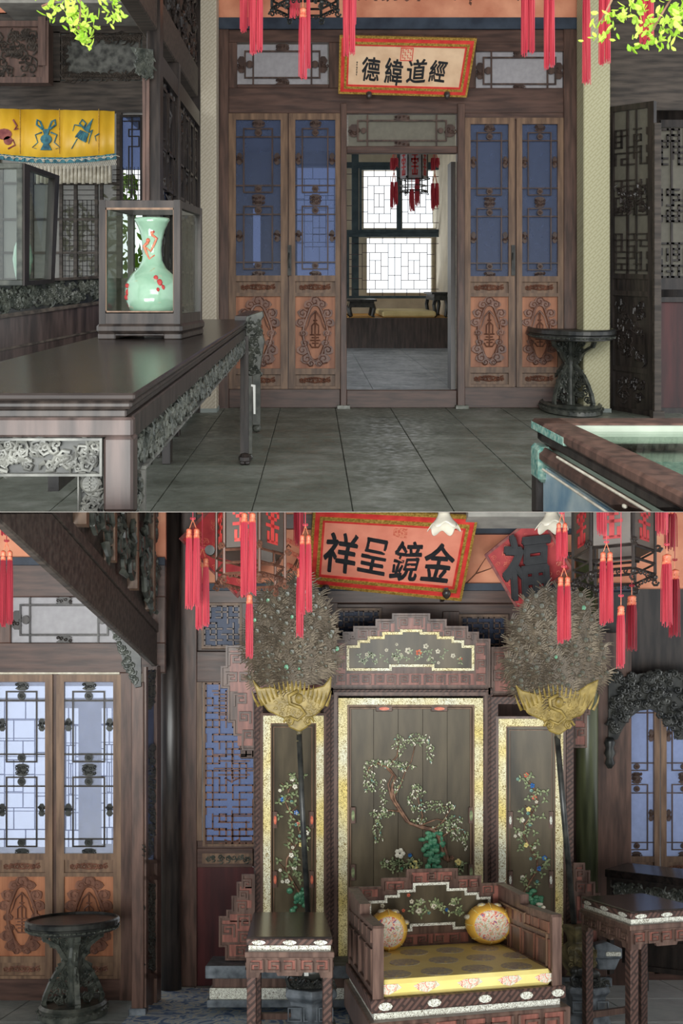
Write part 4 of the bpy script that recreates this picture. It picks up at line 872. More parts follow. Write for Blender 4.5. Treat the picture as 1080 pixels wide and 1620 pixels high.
S = MB(sp); scrolls(S, 7.2, 3.5, 9.8, 4.6, 120, .07, .018, 17, 0); S.build('upper_openwork', 'dark', ps)
MB(sp).box(7.2, 3.4, -.03, 9.8, 4.6, -.01).build('upper_board', 'beamd', ps)
MB(sp).box(2.5, 3.2, -.1, 9.9, 3.5, .03).build('long_beam', 'beamd', ps, bev=.01)
S = MB(PP(UP, 7.1)); S.r(226, 118, 231, 330, 5, -3).r(232, 118, 237, 330, 7, -3); S.build('slim_red_post', 'dull', ps)
S = MB(PP(UP, 7.05)); scrolls(S, 214, 78, 242, 122, 26, 6, 2, 4, 0); S.poly([(205, 74), (242, 78), (242, 125), (232, 118), (222, 100)], -1, -5); S.build('carved_corbel', 'vert', ps)
# ---- folding dark partition past the yellowed column
pr = struct('wall_right', UP(*UP.at(1010, 655, 9.6)), 'dark lattice partition beyond the yellowed papered column', 'wall')
q = QP(UP, UP.at(963, 170, 9.9), UP.at(1036, 160, 9.3), UP.at(1036, 662, 9.3), UP.at(963, 650, 9.9), 73, 490)
q2 = lambda u, v, w: q(u, v, w*.0063); q2.room = UP
S = MB(q2); S.frame(0, 0, 73, 490, 9, 3, -3).r(9, 268, 64, 276, 3, -3).r(9, 295, 64, 303, 3, -3).r(9, 415, 64, 423, 3, -3); S.build('leaf_frame', 'dark', pr)
S = MB(q2); S.r(9, 276, 64, 295, 0, -2).r(9, 303, 64, 415, 0, -2).r(9, 423, 64, 481, 0, -2); S.build('leaf_panel', 'dark', pr)
S = MB(q2); scrolls(S, 14, 310, 58, 408, 30, 7, 1.2, 3, .5); scrolls(S, 14, 430, 58, 470, 14, 6, 1.2, 5, .5); S.build('low_relief', 'dark', pr)
def fretwork(S, x0, y0, x1, y1, nx, ny, t, seed=1, w1=2.5):
    rn = random.Random(seed); dx, dy = (x1-x0)/nx, (y1-y0)/ny
    for i in range(nx+1):
        for j in range(ny+1):
            u, v = x0+i*dx, y0+j*dy
            if i < nx and rn.random() < .66: S.bar(u-t/2, v, u+dx+t/2, v, t, w1)
            if j < ny and rn.random() < .66: S.bar(u, v-t/2, u, v+dy+t/2, t, w1)
S = MB(q2); fretwork(S, 12, 40, 62, 95, 5, 6, 2.2, 3); fretwork(S, 12, 120, 62, 175, 5, 6, 2.2, 5); fretwork(S, 12, 205, 62, 262, 5, 6, 2.2, 7); S.r(30, 10, 33, 268, 2.5).r(44, 10, 46, 268, 2.5); scrolls(S, 12, 130, 62, 170, 14, 7, 2, 2, 1); S.build('lattice_bars', 'dark', pr)
MB(q2).r(9, 9, 64, 268, -1, -2).build('dark_gauze', 'gauzed', pr)
MB(PP(UP, 9.2)).r(1033, 195, 1044, 658, 5, -5).build('pale_post', 'beamd', pr, bev=.004)
MB(PP(UP, 9.2)).r(1030, 650, 1048, 661, 8, -8).build('post_foot', 'beamd', pr)
q = PP(UP, 9.6)
for a in ((190, 202), (440, 458), (470, 478), (645, 655)): MB(q).r(1044, a[0], 1150, a[1], 3, -3).build('rail', 'dark', pr)
MB(q).r(1044, 478, 1150, 645, 0, -3).build('red_panel', 'red', pr)
MB(q).r(1044, 202, 1150, 440, -1, -2).build('dark_gauze', 'gauzed', pr)
S = MB(q); fretwork(S, 1046, 205, 1100, 260, 6, 6, 3, 13); fretwork(S, 1046, 300, 1100, 350, 6, 6, 3, 15); fretwork(S, 1046, 385, 1100, 438, 6, 6, 3, 17); S.r(1060, 202, 1063, 440, 2.5).r(1084, 202, 1087, 440, 2.5); S.build('lattice_bars', 'dark', pr)
MB(PP(UP, 10.2)).r(922, -170, 1300, 660, 0, -6).build('wall_right', 'dark', None, 'dark timber wall behind the lattice partition and papered column', 'wall', kind='structure')
MB(PP(UP, 9.9)).r(958, -170, 1300, 175, 4, -4).build('trim_2', 'beamd', None, 'heavy dark lintel over the lattice partition', 'beam', kind='structure')
# ---- flat-topped glazed vitrine (near)
Vt = thing('table_vitrine', UP(1.0, 2.6, 0), 'dark table vitrine with glazed top and turquoise cloisonne corner mounts', 'display table')
HV = .85; dxs = -.048
mv = lambda x, y, h: UP(x+dxs*(y-3.2), y, h); mv.room = UP
xa, xb, yn, yf = .732, 1.9, 1.5, 3.2; t_ = .1
S = MB(mv); S.box(xa, yn, HV-.035, xa+t_, yf, HV).box(xa, yf-.14, HV-.035, xb, yf, HV); S.build('top_frame', 'frame', Vt, bev=.008)
S = MB(mv); S.box(xa+t_, yn, HV-.03, xb, yf-.14, HV-.022); S.build('glass_top', 'glassg', Vt)
S = MB(mv); S.box(xa+t_-.01, yf-.16, HV-.06, xb, yf-.145, HV-.004); S.build('inner_lining', 'bed', Vt)
S = MB(mv); S.box(xa+.03, yn, HV-.13, xb, yf-.05, HV-.10); S.build('case_bed', 'bed', Vt)
S = MB(mv); S.box(xa+t_+.1, yn, HV-.10, xb, yf-.42, HV-.07); S.build('jade_green_tray', 'cloi', None, 'mottled turquoise tray lying inside the table vitrine', 'tray')
S = MB(mv); S.box(xa+.015, yn, HV-.075, xa+.07, yf-.012, HV-.036).box(xa+.015, yf-.08, HV-.075, xb, yf-.012, HV-.036); S.build('waist_moulding', 'dark', Vt, bev=.01)
S = MB(mv); S.box(xa+.0, yn, HV-.14, xa+.04, yf-.0, HV-.085); S.build('side_rail', 'frame', Vt, bev=.018)
S = MB(mv); S.box(xa+.0, yf-.06, HV-.14, xb, yf, HV-.085); S.build('end_rail', 'frame', Vt, bev=.018)
S = MB(mv); S.box(xa-.001, yf-.35, HV-.037, xa+.02, yf+.001, HV-.008); S.build('corner_mount', 'cloi', Vt, bev=.003)
S = MB(mv); S.box(xa-.003, yf-.1, HV-.2, xa+.045, yf+.004, HV-.083); S.build('shoulder_mount', 'cloi', Vt, bev=.012)
S = MB(mv); S.box(xa, yf-.06, -.3, xa+.05, yf, HV-.14); S.build('leg', 'dark', Vt, bev=.004)
S = MB(mv); S.tube([(xa-.004, yf-.3, HV-.078), (xa-.004, 2.1, HV-.078)], .004, 6); S.tube([(xa-.004, yf-.15, HV-.145), (xa-.004, 1.9, HV-.145)], .004, 6); S.build('white_bead', 'white', Vt)
S = MB(mv); S.box(xa+.02, yn, -.2, xa+.03, yf-.07, HV-.15); S.build('painted_side_pane', 'skyp', Vt)
S = MB(mv)
for yy in (2.35, 2.2): S.ball(xa-.004, yy, HV-.1, .006, .012, .006)
S.build('stud', 'pearl', Vt)
# ================================================================== LOWER HALL
def pq(x0, y0, x1, y1, Yl, Yr, room=None):   # turned panel, measured in pixels
    room = room or LO
    q = QP(room, room.at(x0, y0, Yl), room.at(x1, y0, Yr), room.at(x1, y1, Yr), room.at(x0, y1, Yl), x1-x0, y1-y0); k = (Yl+Yr)/2/F
    m = lambda u, v, w: q(u-x0, v-y0, w*k); m.room = room; return m
fl3 = struct('floor', LO(0, 7, -.06), 'dusty grey flagstone floor of the hall with the yellow cushioned throne', 'floor')
part(RM(LO), 'joint_bed', 'mortar', fl3, lambda m: m.box(-5, 2.0, -.08, 5, 9.2, -.01))
tiles(LO, fl3, ar(-4.6, .8, .6), ar(3.2, 9.0, .83), 'tile4')
tiles(LO, fl3, ar(.8, 4.4, .72), ar(3.2, 9.0, .83), 'tile3')
cp = MB(RM(LO)); cp.box(-1.32, 4.4, 0, .9, 7.75, .008); CP = cp.build('carpet', 'carpet', None, 'blue and cream patterned carpet spread before the throne screen', 'carpet')
S = MB(RM(LO)); S.path([(-1.15, 4.6), (.7, 4.6), (.7, 7.45), (-1.15, 7.45)], .03, .011, .008, True) if 0 else None
MB(RM(LO)).box(-5, 1.6, 3.4, 5, 9, 3.5) if 0 else None
# ---- left door wall
Yd = 7.3; wd = PP(LO, Yd)
lw = struct('wall_back', LO(*LO.at(100, 1580, Yd)), 'brown timber wall frame around the bright gauze doors behind the round stand', 'wall')
for nm, a in (('lintel', (-80, 888, 262, 945, 5)), ('lintel', (-80, 1018, 262, 1065, 5)), ('post', (190, 1065, 210, 1583, 6)), ('post', (185, 945, 262, 1018, 5)), ('post', (-80, 945, 18, 1018, 5)), ('post', (82, 1064, 92, 1550, 1)), ('sill_beam', (-80, 1548, 210, 1583, 4))):
    MB(wd).r(*a[:4], a[4], -8).build(nm, 'frame' if nm == 'post' else 'frameh', lw, bev=.005)
MB(wd).r(-80, 700, 262, 890, 1, -8).build('frieze_paper', 'salmon', lw)
MB(wd).r(-80, 884, 262, 896, 9, -8).build('edge_board', 'blueb', lw)
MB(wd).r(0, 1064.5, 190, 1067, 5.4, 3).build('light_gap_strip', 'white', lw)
transom(LO, Yd, 'window_10', 18, 945, 185, 1018, 'bright paper transom window under the diagonal beam', bar='dark', gz='gauzew')
door_leaf(LO, Yd-.01, 'door_6', -14, 1068, 84, 1548, 'bright gauze door leaf directly behind the round stand at the frame edge', gz='gauzel', bar='dark', orn='black', seed=31)  # lattice and ornaments of both leaves coloured near-black, as backlit silhouettes
door_leaf(LO, Yd-.01, 'door_7', 90, 1068, 192, 1548, 'bright gauze door leaf beside the carved side partition', gz='gauzel', bar='dark', orn='black', seed=37)
# bright window wall seen through that gauze
wb = struct('wall_back', LO(*LO.at(80, 1500, 11)), 'cream wall with lattice windows glimpsed behind the bright gauze doors', 'wall')
mp = PP(LO, 11.0); S = MB(mp)
hs = [(-30, 74, 1110, 1340), (100, 124, 1120, 1340), (160, 186, 1120, 1335), (-30, 190, 1085, 1104)]
us = sorted({-300, 260}|{a for h in hs for a in h[:2]}); vs = sorted({900, 1560}|{a for h in hs for a in h[2:]})
for i in range(len(us)-1):
    for j in range(len(vs)-1):
        cu, cv = (us[i]+us[i+1])/2, (vs[j]+vs[j+1])/2
        if not any(a < cu < b and c < cv < d for a, b, c, d in hs): S.r(us[i], vs[j], us[i+1], vs[j+1], 0, -4)
S.build('plaster', 'cream', wb)
S = MB(PP(LO, 10.9))
for a, b, c, d in hs[:3]:
    x0, x1 = a, b
    for (p, q_, r_, s_) in unit: S.bar(x0+(x1-x0)*p, c+(d-c)*q_, x0+(x1-x0)*r_, c+(d-c)*s_, 1.6, 1.2)
    for k in range(1, 8): S.r(x0, c+(d-c)*k/8, x1, c+(d-c)*k/8+1.2, 1)
S.build('window_lattice', 'lat', wb)
round_stand(LO, 116, 1606, 52, 1452, 70, 'round blackened stand with openwork fins before the bright gauze doors', 1.5)
# ---- diagonal beam, partition, corbel
XB = -1.217
pw = struct('wall_left', LO(XB, 7, 0), 'carved side partition standing between the gauze doors and the dark column', 'wall')
MB(SP(LO, XB)).box(3.0, 2.56, -.045, 7.25, 2.82, .0).build('long_beam', 'beamd', pw, bev=.008)
MB(SP(LO, XB)).box(3.0, 2.82, -.05, 7.25, 2.88, .01).build('beam_moulding', 'beamd', pw)
MB(SP(LO, XB)).box(3.0, 2.93, -.05, 7.25, 4.6, -.04).build('over_beam_board', 'beamd', pw)
S = MB(SP(LO, XB)); scrolls(S, 4.4, 2.95, 7.2, 4.2, 150, .08, .02, 21, 0, True, 5); S.build('over_beam_openwork', 'vert', pw)
for y in (4.9, 5.6, 6.3, 6.95): MB(SP(LO, XB)).box(y, 2.93, -.05, y+.06, 4.6, .03).build('upright', 'leaf', pw)
MB(PP(LO, 6.75)).r(209, 1080, 228, 1602, 6, -2).build('front_post', 'frame', pw, bev=.005)
MB(PP(LO, 6.75)).r(205, 1594, 232, 1612, 10, -6).build('post_foot', 'stone', pw, bev=.006)
q = pq(228, 1055, 252, 1600, 6.75, 7.3)
for a in ((228, 1055, 231, 1600), (245, 1055, 252, 1600), (228, 1360, 252, 1366), (228, 1386, 252, 1392), (228, 1540, 252, 1548)): MB(q).r(*a, 3, -3).build('partition_rail', 'scr', pw)
S = MB(q); scrolls(S, 230, 1060, 247, 1120, 14, 6, 1.6, 5, 0); scrolls(S, 230, 1175, 247, 1355, 30, 6, 1.6, 6, 0); scrolls(S, 230, 1396, 247, 1536, 30, 6, 1.3, 7, 0); S.build('carved_openwork', 'vert', pw)
MB(q).r(230, 1060, 247, 1360, -2, -3).build('blue_gauze', 'gauze', pw); MB(q).r(230, 1366, 247, 1590, -2, -4).build('solid_panel', 'scr', pw)
q = PP(LO, 6.7); S = MB(q); S.poly([(166, 972), (180, 975), (208, 1020), (223, 1040), (223, 1086), (214, 1088), (206, 1070), (196, 1052), (188, 1025), (178, 1002)], 1, -5); S.build('corbel_ground', 'black', pw)
S = MB(q); rn = random.Random(9)
for k in range(46): 
    t = rn.random(); u = 172+46*t+rn.random()*6-3; v = 976+(1085-976)*t**.9+rn.random()*16-6; S.spiral(u+2, min(v, 1082), 2, 5, 1.6, 1.2, rn.random()*6, 1, 8, 5)
S.build('carved_corbel', 'vert', pw)
# ---- dark column and lattice wall
P = struct('pillar', LO(*LO.at(270, 1562, 7.7)), 'dark round timber column between the side partition and the blue fret window', 'column')
cx = LO.at(270, 1560, 7.7)[0]; S = MB(RM(LO)); S.lathe((cx, 7.7), [(.088, 0), (.085, 4.6)], 24); S.build('round_shaft', 'dark', P, smooth=True)
Yl = 7.9; wl = PP(LO, Yl)
rw = struct('wall_back', LO(*LO.at(640, 1560, Yl)), 'dark timber back wall with blue fret windows behind the throne screen', 'wall')
for nm, a in (('post', (284, 810, 312, 1562, 8)), ('lintel', (312, 1032, 420, 1080, 7)), ('rail', (312, 1330, 420, 1344, 2)), ('lintel', (312, 930, 900, 955, 5)), ('rail', (312, 1342, 400, 1372, 5)), ('post', (380, 950, 534, 1200, 3)), ('post', (700, 968, 726, 1100, 3)), ('post', (400, 1000, 1000, 1562, -4))):
    MB(wl).r(*a[:4], a[4], -10).build(nm, 'frame' if nm == 'post' else 'frameh', rw, bev=.004)
MB(wl).r(312, 1080, 320, 1330, 6.5, -6).build('stile', 'leaf', rw); MB(wl).r(312, 1372, 420, 1562, 0, -6).build('red_lower_panel', 'red', rw)
MB(wl).r(320, 1350, 400, 1366, 6, -2).build('waist_panel', 'leaf', rw); S = MB(wl); scrolls(S, 326, 1352, 398, 1364, 12, 4, 1.1, 5, 6); S.build('carved_cloud_scroll', 'vert', rw)
MB(wl).r(262, 700, 1400, 930, 0, -8).build('frieze_paper', 'salmon', rw)
MB(wl).r(312, 925, 1000, 936, 9, -4).build('edge_board', 'blueb', rw); MB(wl).r(740, 838, 1000, 846, 8, -4).build('edge_board', 'blueb', rw)
MB(wl).r(262, 816, 1000, 838, 6, -4).build('upper_beam', 'frameh', rw)
S = MB(wl); S.tube([(735, 925, 0), (752, 908, 1), (775, 900, 1), (790, 890, 1)], 1.2, 4, .5); S.tube([(752, 908, 1), (760, 895, 1), (770, 880, 1)], 1, 4, .4)
for k in range(14): S.tube([(450+k*5, 870+(k*37) % 40, 0), (456+k*4, 862+(k*37) % 40, 1), (460+k*5, 866+(k*29) % 40, 0)], 1, 4)
S.build('painted_branch', 'carve', rw)
S = MB(wl)
for k in range(26): flower(S, 455+(k*53) % 34, 855+(k*31) % 60, 4, 1.6, 5, k)
S.build('painted_blossom', 'coral', rw)
def blue_fret(x0, y0, x1, y1, nm, label, seed, nx=6, ny=6, t=2.2, Y=Yl, col='carve'):
    P = struct(nm, LO(*LO.at((x0+x1)/2, y1, Y)), label, 'window'); m = PP(LO, Y)
    part(m, 'blue_gauze', 'gauze', P, lambda b: b.r(x0, y0, x1, y1, -2, -3)); part(m, 'window_frame', 'leaf', P, lambda b: b.frame(x0-3, y0-3, x1+3, y1+3, 4, 5, -2))
    S = MB(m); fretwork(S, x0+2, y0+2, x1-2, y1-2, nx, ny, t, seed, 3); S.build('fret_bars', col, P); return P
MB(wl).r(312, 955, 900, 1032, -6, -8).build('transom_ground', 'frameh', rw)
blue_fret(322, 958, 380, 1024, 'window_11', 'small dim blue fret transom above the heavy short lintel by the fan', 3, 6, 7, 2, col='scr')
blue_fret(534, 966, 600, 1020, 'window_12', 'blue fret transom peeking over the screen crest on the plaque side', 5, 8, 6, 2, col='scr')
blue_fret(728, 976, 800, 1030, 'window_13', 'blue-green fret transom over the screen crest beside the large fan', 7, 8, 6, 2, col='scr')
P = blue_fret(324, 1080, 402, 1336, 'window_14', 'tall blue window with square fret bars behind the stepped screen edge', 11, 7, 22, 2.2)
m = PP(LO, Yl); S = MB(m)
for cy in (1120, 1215, 1312):
    S.r(338, cy-22, 398, cy-20, 3).r(345, cy-12, 395, cy-10, 3).r(338, cy, 400, cy+2, 3).r(345, cy+10, 395, cy+12, 3).r(366, cy-30, 368, cy+24, 3); S.tube([(355, cy+16, 1), (366, cy+22, 2), (378, cy+16, 1)], 1, 4)
S.build('longevity_fret', 'carve', P)
# ---- plaque and diamond
P = thing('name_plaque', LO(*LO.at(490, 925, 7.7)), 'pink horizontal plaque with four large black characters in a scarlet and gilt frame', 'plaque')
mq = QP(LO, LO.at(495, 802, 6.9), LO.at(756, 815, 7.1), LO.at(729, 949, 7.7), LO.at(487, 925, 7.5), 256, 118); plaque(mq, P, 256, 118, 'paper2')
for i, (ch, a, b, c, d) in enumerate((('祥', 22, 34, 72, 92), ('呈', 78, 38, 122, 88), ('鏡', 130, 38, 174, 94), ('金', 180, 40, 228, 92))):
    S = MB(mq); glyph(S, ch, a, b, c, d, .004, .014, .024, .012, .07, i+3, -.03); S.build('ink_character', 'ink', P)
S = MB(mq); S.box(127, 22, .004, 149, 46, .009); S.build('faint_red_seal', 'seal', P)
for u, v in ((515, 933), (705, 941)):
    MB(PP(LO, 7.6)).r(u-3, v-60, u+3, v, 4, -50).build('mounting_bracket', 'dark', P)
    S = MB(PP(LO, 7.4)); S.lathe((u, 8), [(2, v+8), (6, v+4), (7, v-1), (5, v-5), (2, v-6)], 12, 1); S.build('bracket_knob', 'dark', P, smooth=True)
def diamond(pts, Y, label, ch=None):
    P = thing('fortune_diamond', LO(*LO.at(pts[3][0], pts[3][1], Y)), label, 'hanging')
    l, t, r_, b = pts
    m = QP(LO, LO.at(*l, Y), LO.at(*t, Y-.15), LO.at(*r_, Y-.1), LO.at(*b, Y), 100, 100)
    part(m, 'silk_board', 'redp', P, lambda s: s.box(0, 0, -.03, 100, 100, 0)); part(m, 'red_border', 'plum', P, lambda s: s.frame(0, 0, 100, 100, 4, .006, 0))
    S = MB(m); S2 = random.Random(3)
    q = lambda u, v, w: m(u, v, w*.004); q.room = LO; S = MB(q)
    for k in range(60):
        u, v = 8+84*S2.random(), 8+84*S2.random(); S.spiral(u, v, .8, 4.5, .5, 1.4, S2.random()*6, 1, 8, 3)
    S.build('gilt_cloud_print', 'coral', P)
    return P, m
P, m = diamond(((766, 878), (852, 808), (906, 900), (818, 966)), 7.55, 'red silk diamond with one bold black character behind the larger fan')
S = MB(PP(LO, 7.38)); glyph(S, '福', 796, 846, 866, 944, 0, 5, .045, .016, .05, 2, -.02); S.build('ink_character', 'ink', P)
P, m = diamond(((283, 852), (345, 790), (420, 880), (376, 946)), 7.6, 'red silk diamond mostly hidden behind the carved hexagonal lantern')
# ---- throne screen
Yc = 7.2; mc = PP(LO, Yc)
TS = thing('throne_screen', LO(*LO.at(649, 1560, Yc)), 'carved three-leaf throne screen with stepped crest and shell-inlaid borders', 'screen')
def key(S, u, v, s, sg=1, t=2.2, w1=5):   # square meander
    q = [(-1, 1), (-1, -1), (1, -1), (1, .5), (-.3, .5), (-.3, -.35), (.4, -.35)]
    S.path([(u+sg*a*s, v+b*s) for a, b in q], t, w1, 1)
def stepped(xs):      # half-width, y pairs around cx -> outline
    pass
out = [(525, 1098), (525, 1013), (543, 1013), (543, 1002), (560, 1002), (560, 993), (595, 993), (595, 982), (621, 982), (621, 973), (678, 973), (678, 982), (704, 982), (704, 993), (738, 993), (738, 1002), (755, 1002), (755, 1013), (773, 1013), (773, 1098)]
S = MB(mc); S.poly(out, 2, -4); S.build('stepped_crest', 'scr', TS, bev=.003)
S = MB(mc); S.path(out, 3.2, 5, 0); S.path([(525, 1090), (773, 1090)], 3, 5); S.build('crest_moulding', 'scr', TS)
redp = [(531, 1018, 546, 1084), (752, 1018, 767, 1084), (548, 1066, 750, 1084), (566, 998, 600, 1009), (700, 998, 734, 1009), (600, 987, 624, 1000), (675, 987, 700, 1000), (628, 978, 672, 996)]
S = MB(mc)
for a in redp: MB(mc).r(*a, 3, 1).build('rosewood_inlay', 'inred', TS)
S = MB(mc); s_ = 1
for u, v, z in [(538, 1030, 6), (538, 1052, 6), (538, 1074, 6), (760, 1030, 6), (760, 1052, 6), (760, 1074, 6)]+[(560+k*19.5, 1076, 6) for k in range(10)]+[(556, 1008, 4), (575, 1004, 6), (590, 1003, 5), (610, 992, 6), (637, 986, 6), (661, 986, 6), (688, 992, 6), (708, 1003, 5), (724, 1004, 6), (742, 1008, 4)]:
    key(S, u, v, z, s_, 2.4, 5.5); s_ = -s_
S.build('meander_relief', 'scr', TS)
inn = [(550, 1060), (550, 1024), (567, 1024), (567, 1016), (583, 1016), (583, 1010), (606, 1010), (606, 1003), (634, 1003), (634, 999), (665, 999), (665, 1003), (692, 1003), (692, 1010), (715, 1010), (715, 1016), (731, 1016), (731, 1024), (747, 1024), (747, 1060), (684, 1060), (684, 1054), (617, 1054), (617, 1060)]
S = MB(mc); S.poly(inn, 3.4, 1); S.build('crest_inlay_ground', 'pan', TS)
S = MB(mc); S.path(inn, 4, 6, 1, True); S.build('crest_shell_border', 'pb', TS)
def sprig(mp_, par, pts, w=4):     # pts: (u,v,r,mat)
    by = {}
    for u, v, r_, mt_ in pts: by.setdefault(mt_, []).append((u, v, r_))
    for mt_, l in by.items():
        S = MB(mp_)
        for i, (u, v, r_) in enumerate(l):
            if mt_ in ('leafg', 'green2'): 
                for k in range(3): flame(S, u, v, i*1.7+k*2.1, r_*1.6, r_*.4, w+1)
            else: flower(S, u, v, r_, w, 5, i)
        S.build('inlaid_leaf' if mt_ == 'leafg' else 'inlaid_blossom', mt_, par)
rn = random.Random(12); cs = []
for k in range(34): cs.append((566+rn.random()*164, 1030+rn.random()*20, 3.2, 'leafg'))
for u, v, r_, c in ((580, 1036, 4, 'pearl'), (577, 1044, 3, 'pearl'), (611, 1029, 3.5, 'pearl'), (627, 1020, 3, 'pearl'), (645, 1030, 6, 'pearl'), (662, 1033, 6, 'coral'), (673, 1023, 5, 'pearl'), (692, 1031, 4.5, 'pearl'), (625, 1043, 4, 'pearl'), (683, 1042, 3, 'pearl'), (716, 1038, 4.5, 'pearl'), (728, 1043, 3.5, 'coral'), (693, 1049, 3, 'pearl'), (634, 1036, 3, 'pearl'), (676, 1045, 2.4, 'pearl')): cs.append((u, v, r_, c))
sprig(mc, TS, cs)
# body of centre leaf
S = MB(mc); S.frame(520, 1090, 778, 1570, 15, 5, -6); S.build('centre_frame', 'fret', TS)
S = MB(mc); S.frame(528, 1096, 770, 1530, 5, 7, 3); S.build('centre_moulding', 'scr', TS)
S = MB(mc); S.frame(535, 1102, 763, 1525, 14, 5, -2); S.build('centre_shell_border', 'pb', TS)
S = MB(mc); S.frame(549, 1116, 749, 1511, 3, 7, -2); S.frame(553, 1120, 745, 1507, 2, 4, 0); S.build('inner_bead', 'leaf', TS)
for k in range(5):
    a = 552+k*38.8; S = MB(mc); S.r(a+.3, 1118, a+38.5, 1509, -1+(k % 2)*.4, -4); S.build('plank', 'pan', TS)
for u, v, o in ((607, 1122, 0), (694, 1122, 0), (558, 1290, 1), (744, 1290, 1), (558, 1380, 1), (744, 1380, 1), (607, 1505, 0)):
    a, b = (13, 4) if not o else (4, 13)
    p_ = MB(mc); p_.poly([(u-a-4*(1-o), v-b*.5-0*o), (u-a, v-b*.5), (u-a, v-b), (u+a, v-b), (u+a, v+b), (u-a, v+b)] if 0 else [(u-a, v-b), (u+a, v-b), (u+a, v+b), (u-a, v+b)], 6, 2); q_ = p_.build('carved_clasp', 'scr', TS, bev=.003)
    S = MB(mc); S.poly([(u+a*.65*math.cos(k*.628), v+b*.65*math.sin(k*.628)) for k in range(10)], 7.2, 5); S.build('clasp_stone', 'coral' if not o else 'leafg', q_)
S = MB(mc)
trunk = [(706, 1362), (704, 1348), (696, 1328), (684, 1313), (664, 1308), (646, 1301), (633, 1284), (621, 1265), (618, 1243), (624, 1228), (612, 1215), (598, 1208)]
for dx in (0, 3, -3): S.tube([(u+dx+math.sin(i*1.7+dx)*1.6, v+dx*.6, 2+abs(dx)*.3) for i, (u, v) in enumerate(trunk)], 2.6, 6, 1.2)
for br in ([(621, 1265), (634, 1240), (640, 1222), (650, 1205), (656, 1180)], [(633, 1284), (615, 1282), (598, 1290), (592, 1310)], [(664, 1308), (668, 1290), (662, 1270), (658, 1250)], [(684, 1313), (700, 1300), (712, 1280), (700, 1275)], [(696, 1326), (715, 1312), (730, 1310), (736, 1326)], [(612, 1215), (628, 1196), (630, 1170)], [(664, 1306), (690, 1296), (708, 1300)], [(598, 1208), (584, 1214), (578, 1230)]):
    S.tube([(u, v, 2.5) for u, v in br], 1.5, 5, .6)
S.build('inlaid_trunk', 'bark', TS, smooth=True)
blobs = [(630, 1178, 9, 18, 44), (662, 1169, 20, 10, 60), (680, 1190, 6, 16, 30), (606, 1207, 28, 7, 66), (582, 1228, 9, 24, 54), (606, 1255, 5, 26, 34), (640, 1212, 16, 7, 36), (662, 1250, 14, 12, 40), (655, 1268, 12, 16, 40), (692, 1275, 30, 10, 70), (722, 1320, 14, 10, 40), (735, 1330, 5, 18, 24), (605, 1285, 19, 7, 50), (598, 1314, 8, 24, 46), (662, 1295, 12, 8, 24), (704, 1308, 24, 7, 50), (716, 1296, 16, 8, 36), (590, 1240, 8, 12, 20), (627, 1240, 9, 14, 20)]
S = MB(mc); S2 = MB(mc); S3 = MB(mc); rn = random.Random(2)
for cx_, cy_, a, b, n in blobs:
    for k in range(n):
        t = rn.random()*6.28; r_ = math.sqrt(rn.random()); u, v = cx_+a*r_*math.cos(t), cy_+b*r_*math.sin(t); x = rn.random()
        tgt = S if x < .72 else (S2 if x < .96 else S3)
        flame(tgt, u, v, 1.57+(rn.random()-.5)*2.4, 4.6, 1.0, 3.2+rn.random()*1.5, 1)
S.build('inlaid_leaf', 'leafg', TS, kind='stuff'); S2.build('inlaid_blossom', 'pearl', TS, kind='stuff'); S3.build('inlaid_berry', 'cloi', TS, kind='stuff')
S = MB(mc); rn = random.Random(5)
for k in range(44):
    t = rn.random(); u = 670+14*t+rn.random()*22-4; v = 1318+rn.random()*56; S.ball(u, v, 2, 3.5+rn.random()*3, 3.5+rn.random()*3, 3+rn.random()*2, 7, 4)
S.build('inlaid_rock', 'green', TS, smooth=True)
cs = [(632, 1350, 9, 'pearl'), (655, 1369, 9, 'cush'), (648, 1353, 3.5, 'lapis'), (724, 1364, 6, 'cush'), (714, 1357, 4, 'bark'), (612, 1363, 3, 'pearl'), (635, 1374, 3, 'green')]+[(604+rn.random()*60, 1358+rn.random()*20, 4, 'leafg') for k in range(22)]+[(712+rn.random()*24, 1362+rn.random()*20, 4, 'leafg') for k in range(10)]
sprig(mc, TS, cs)
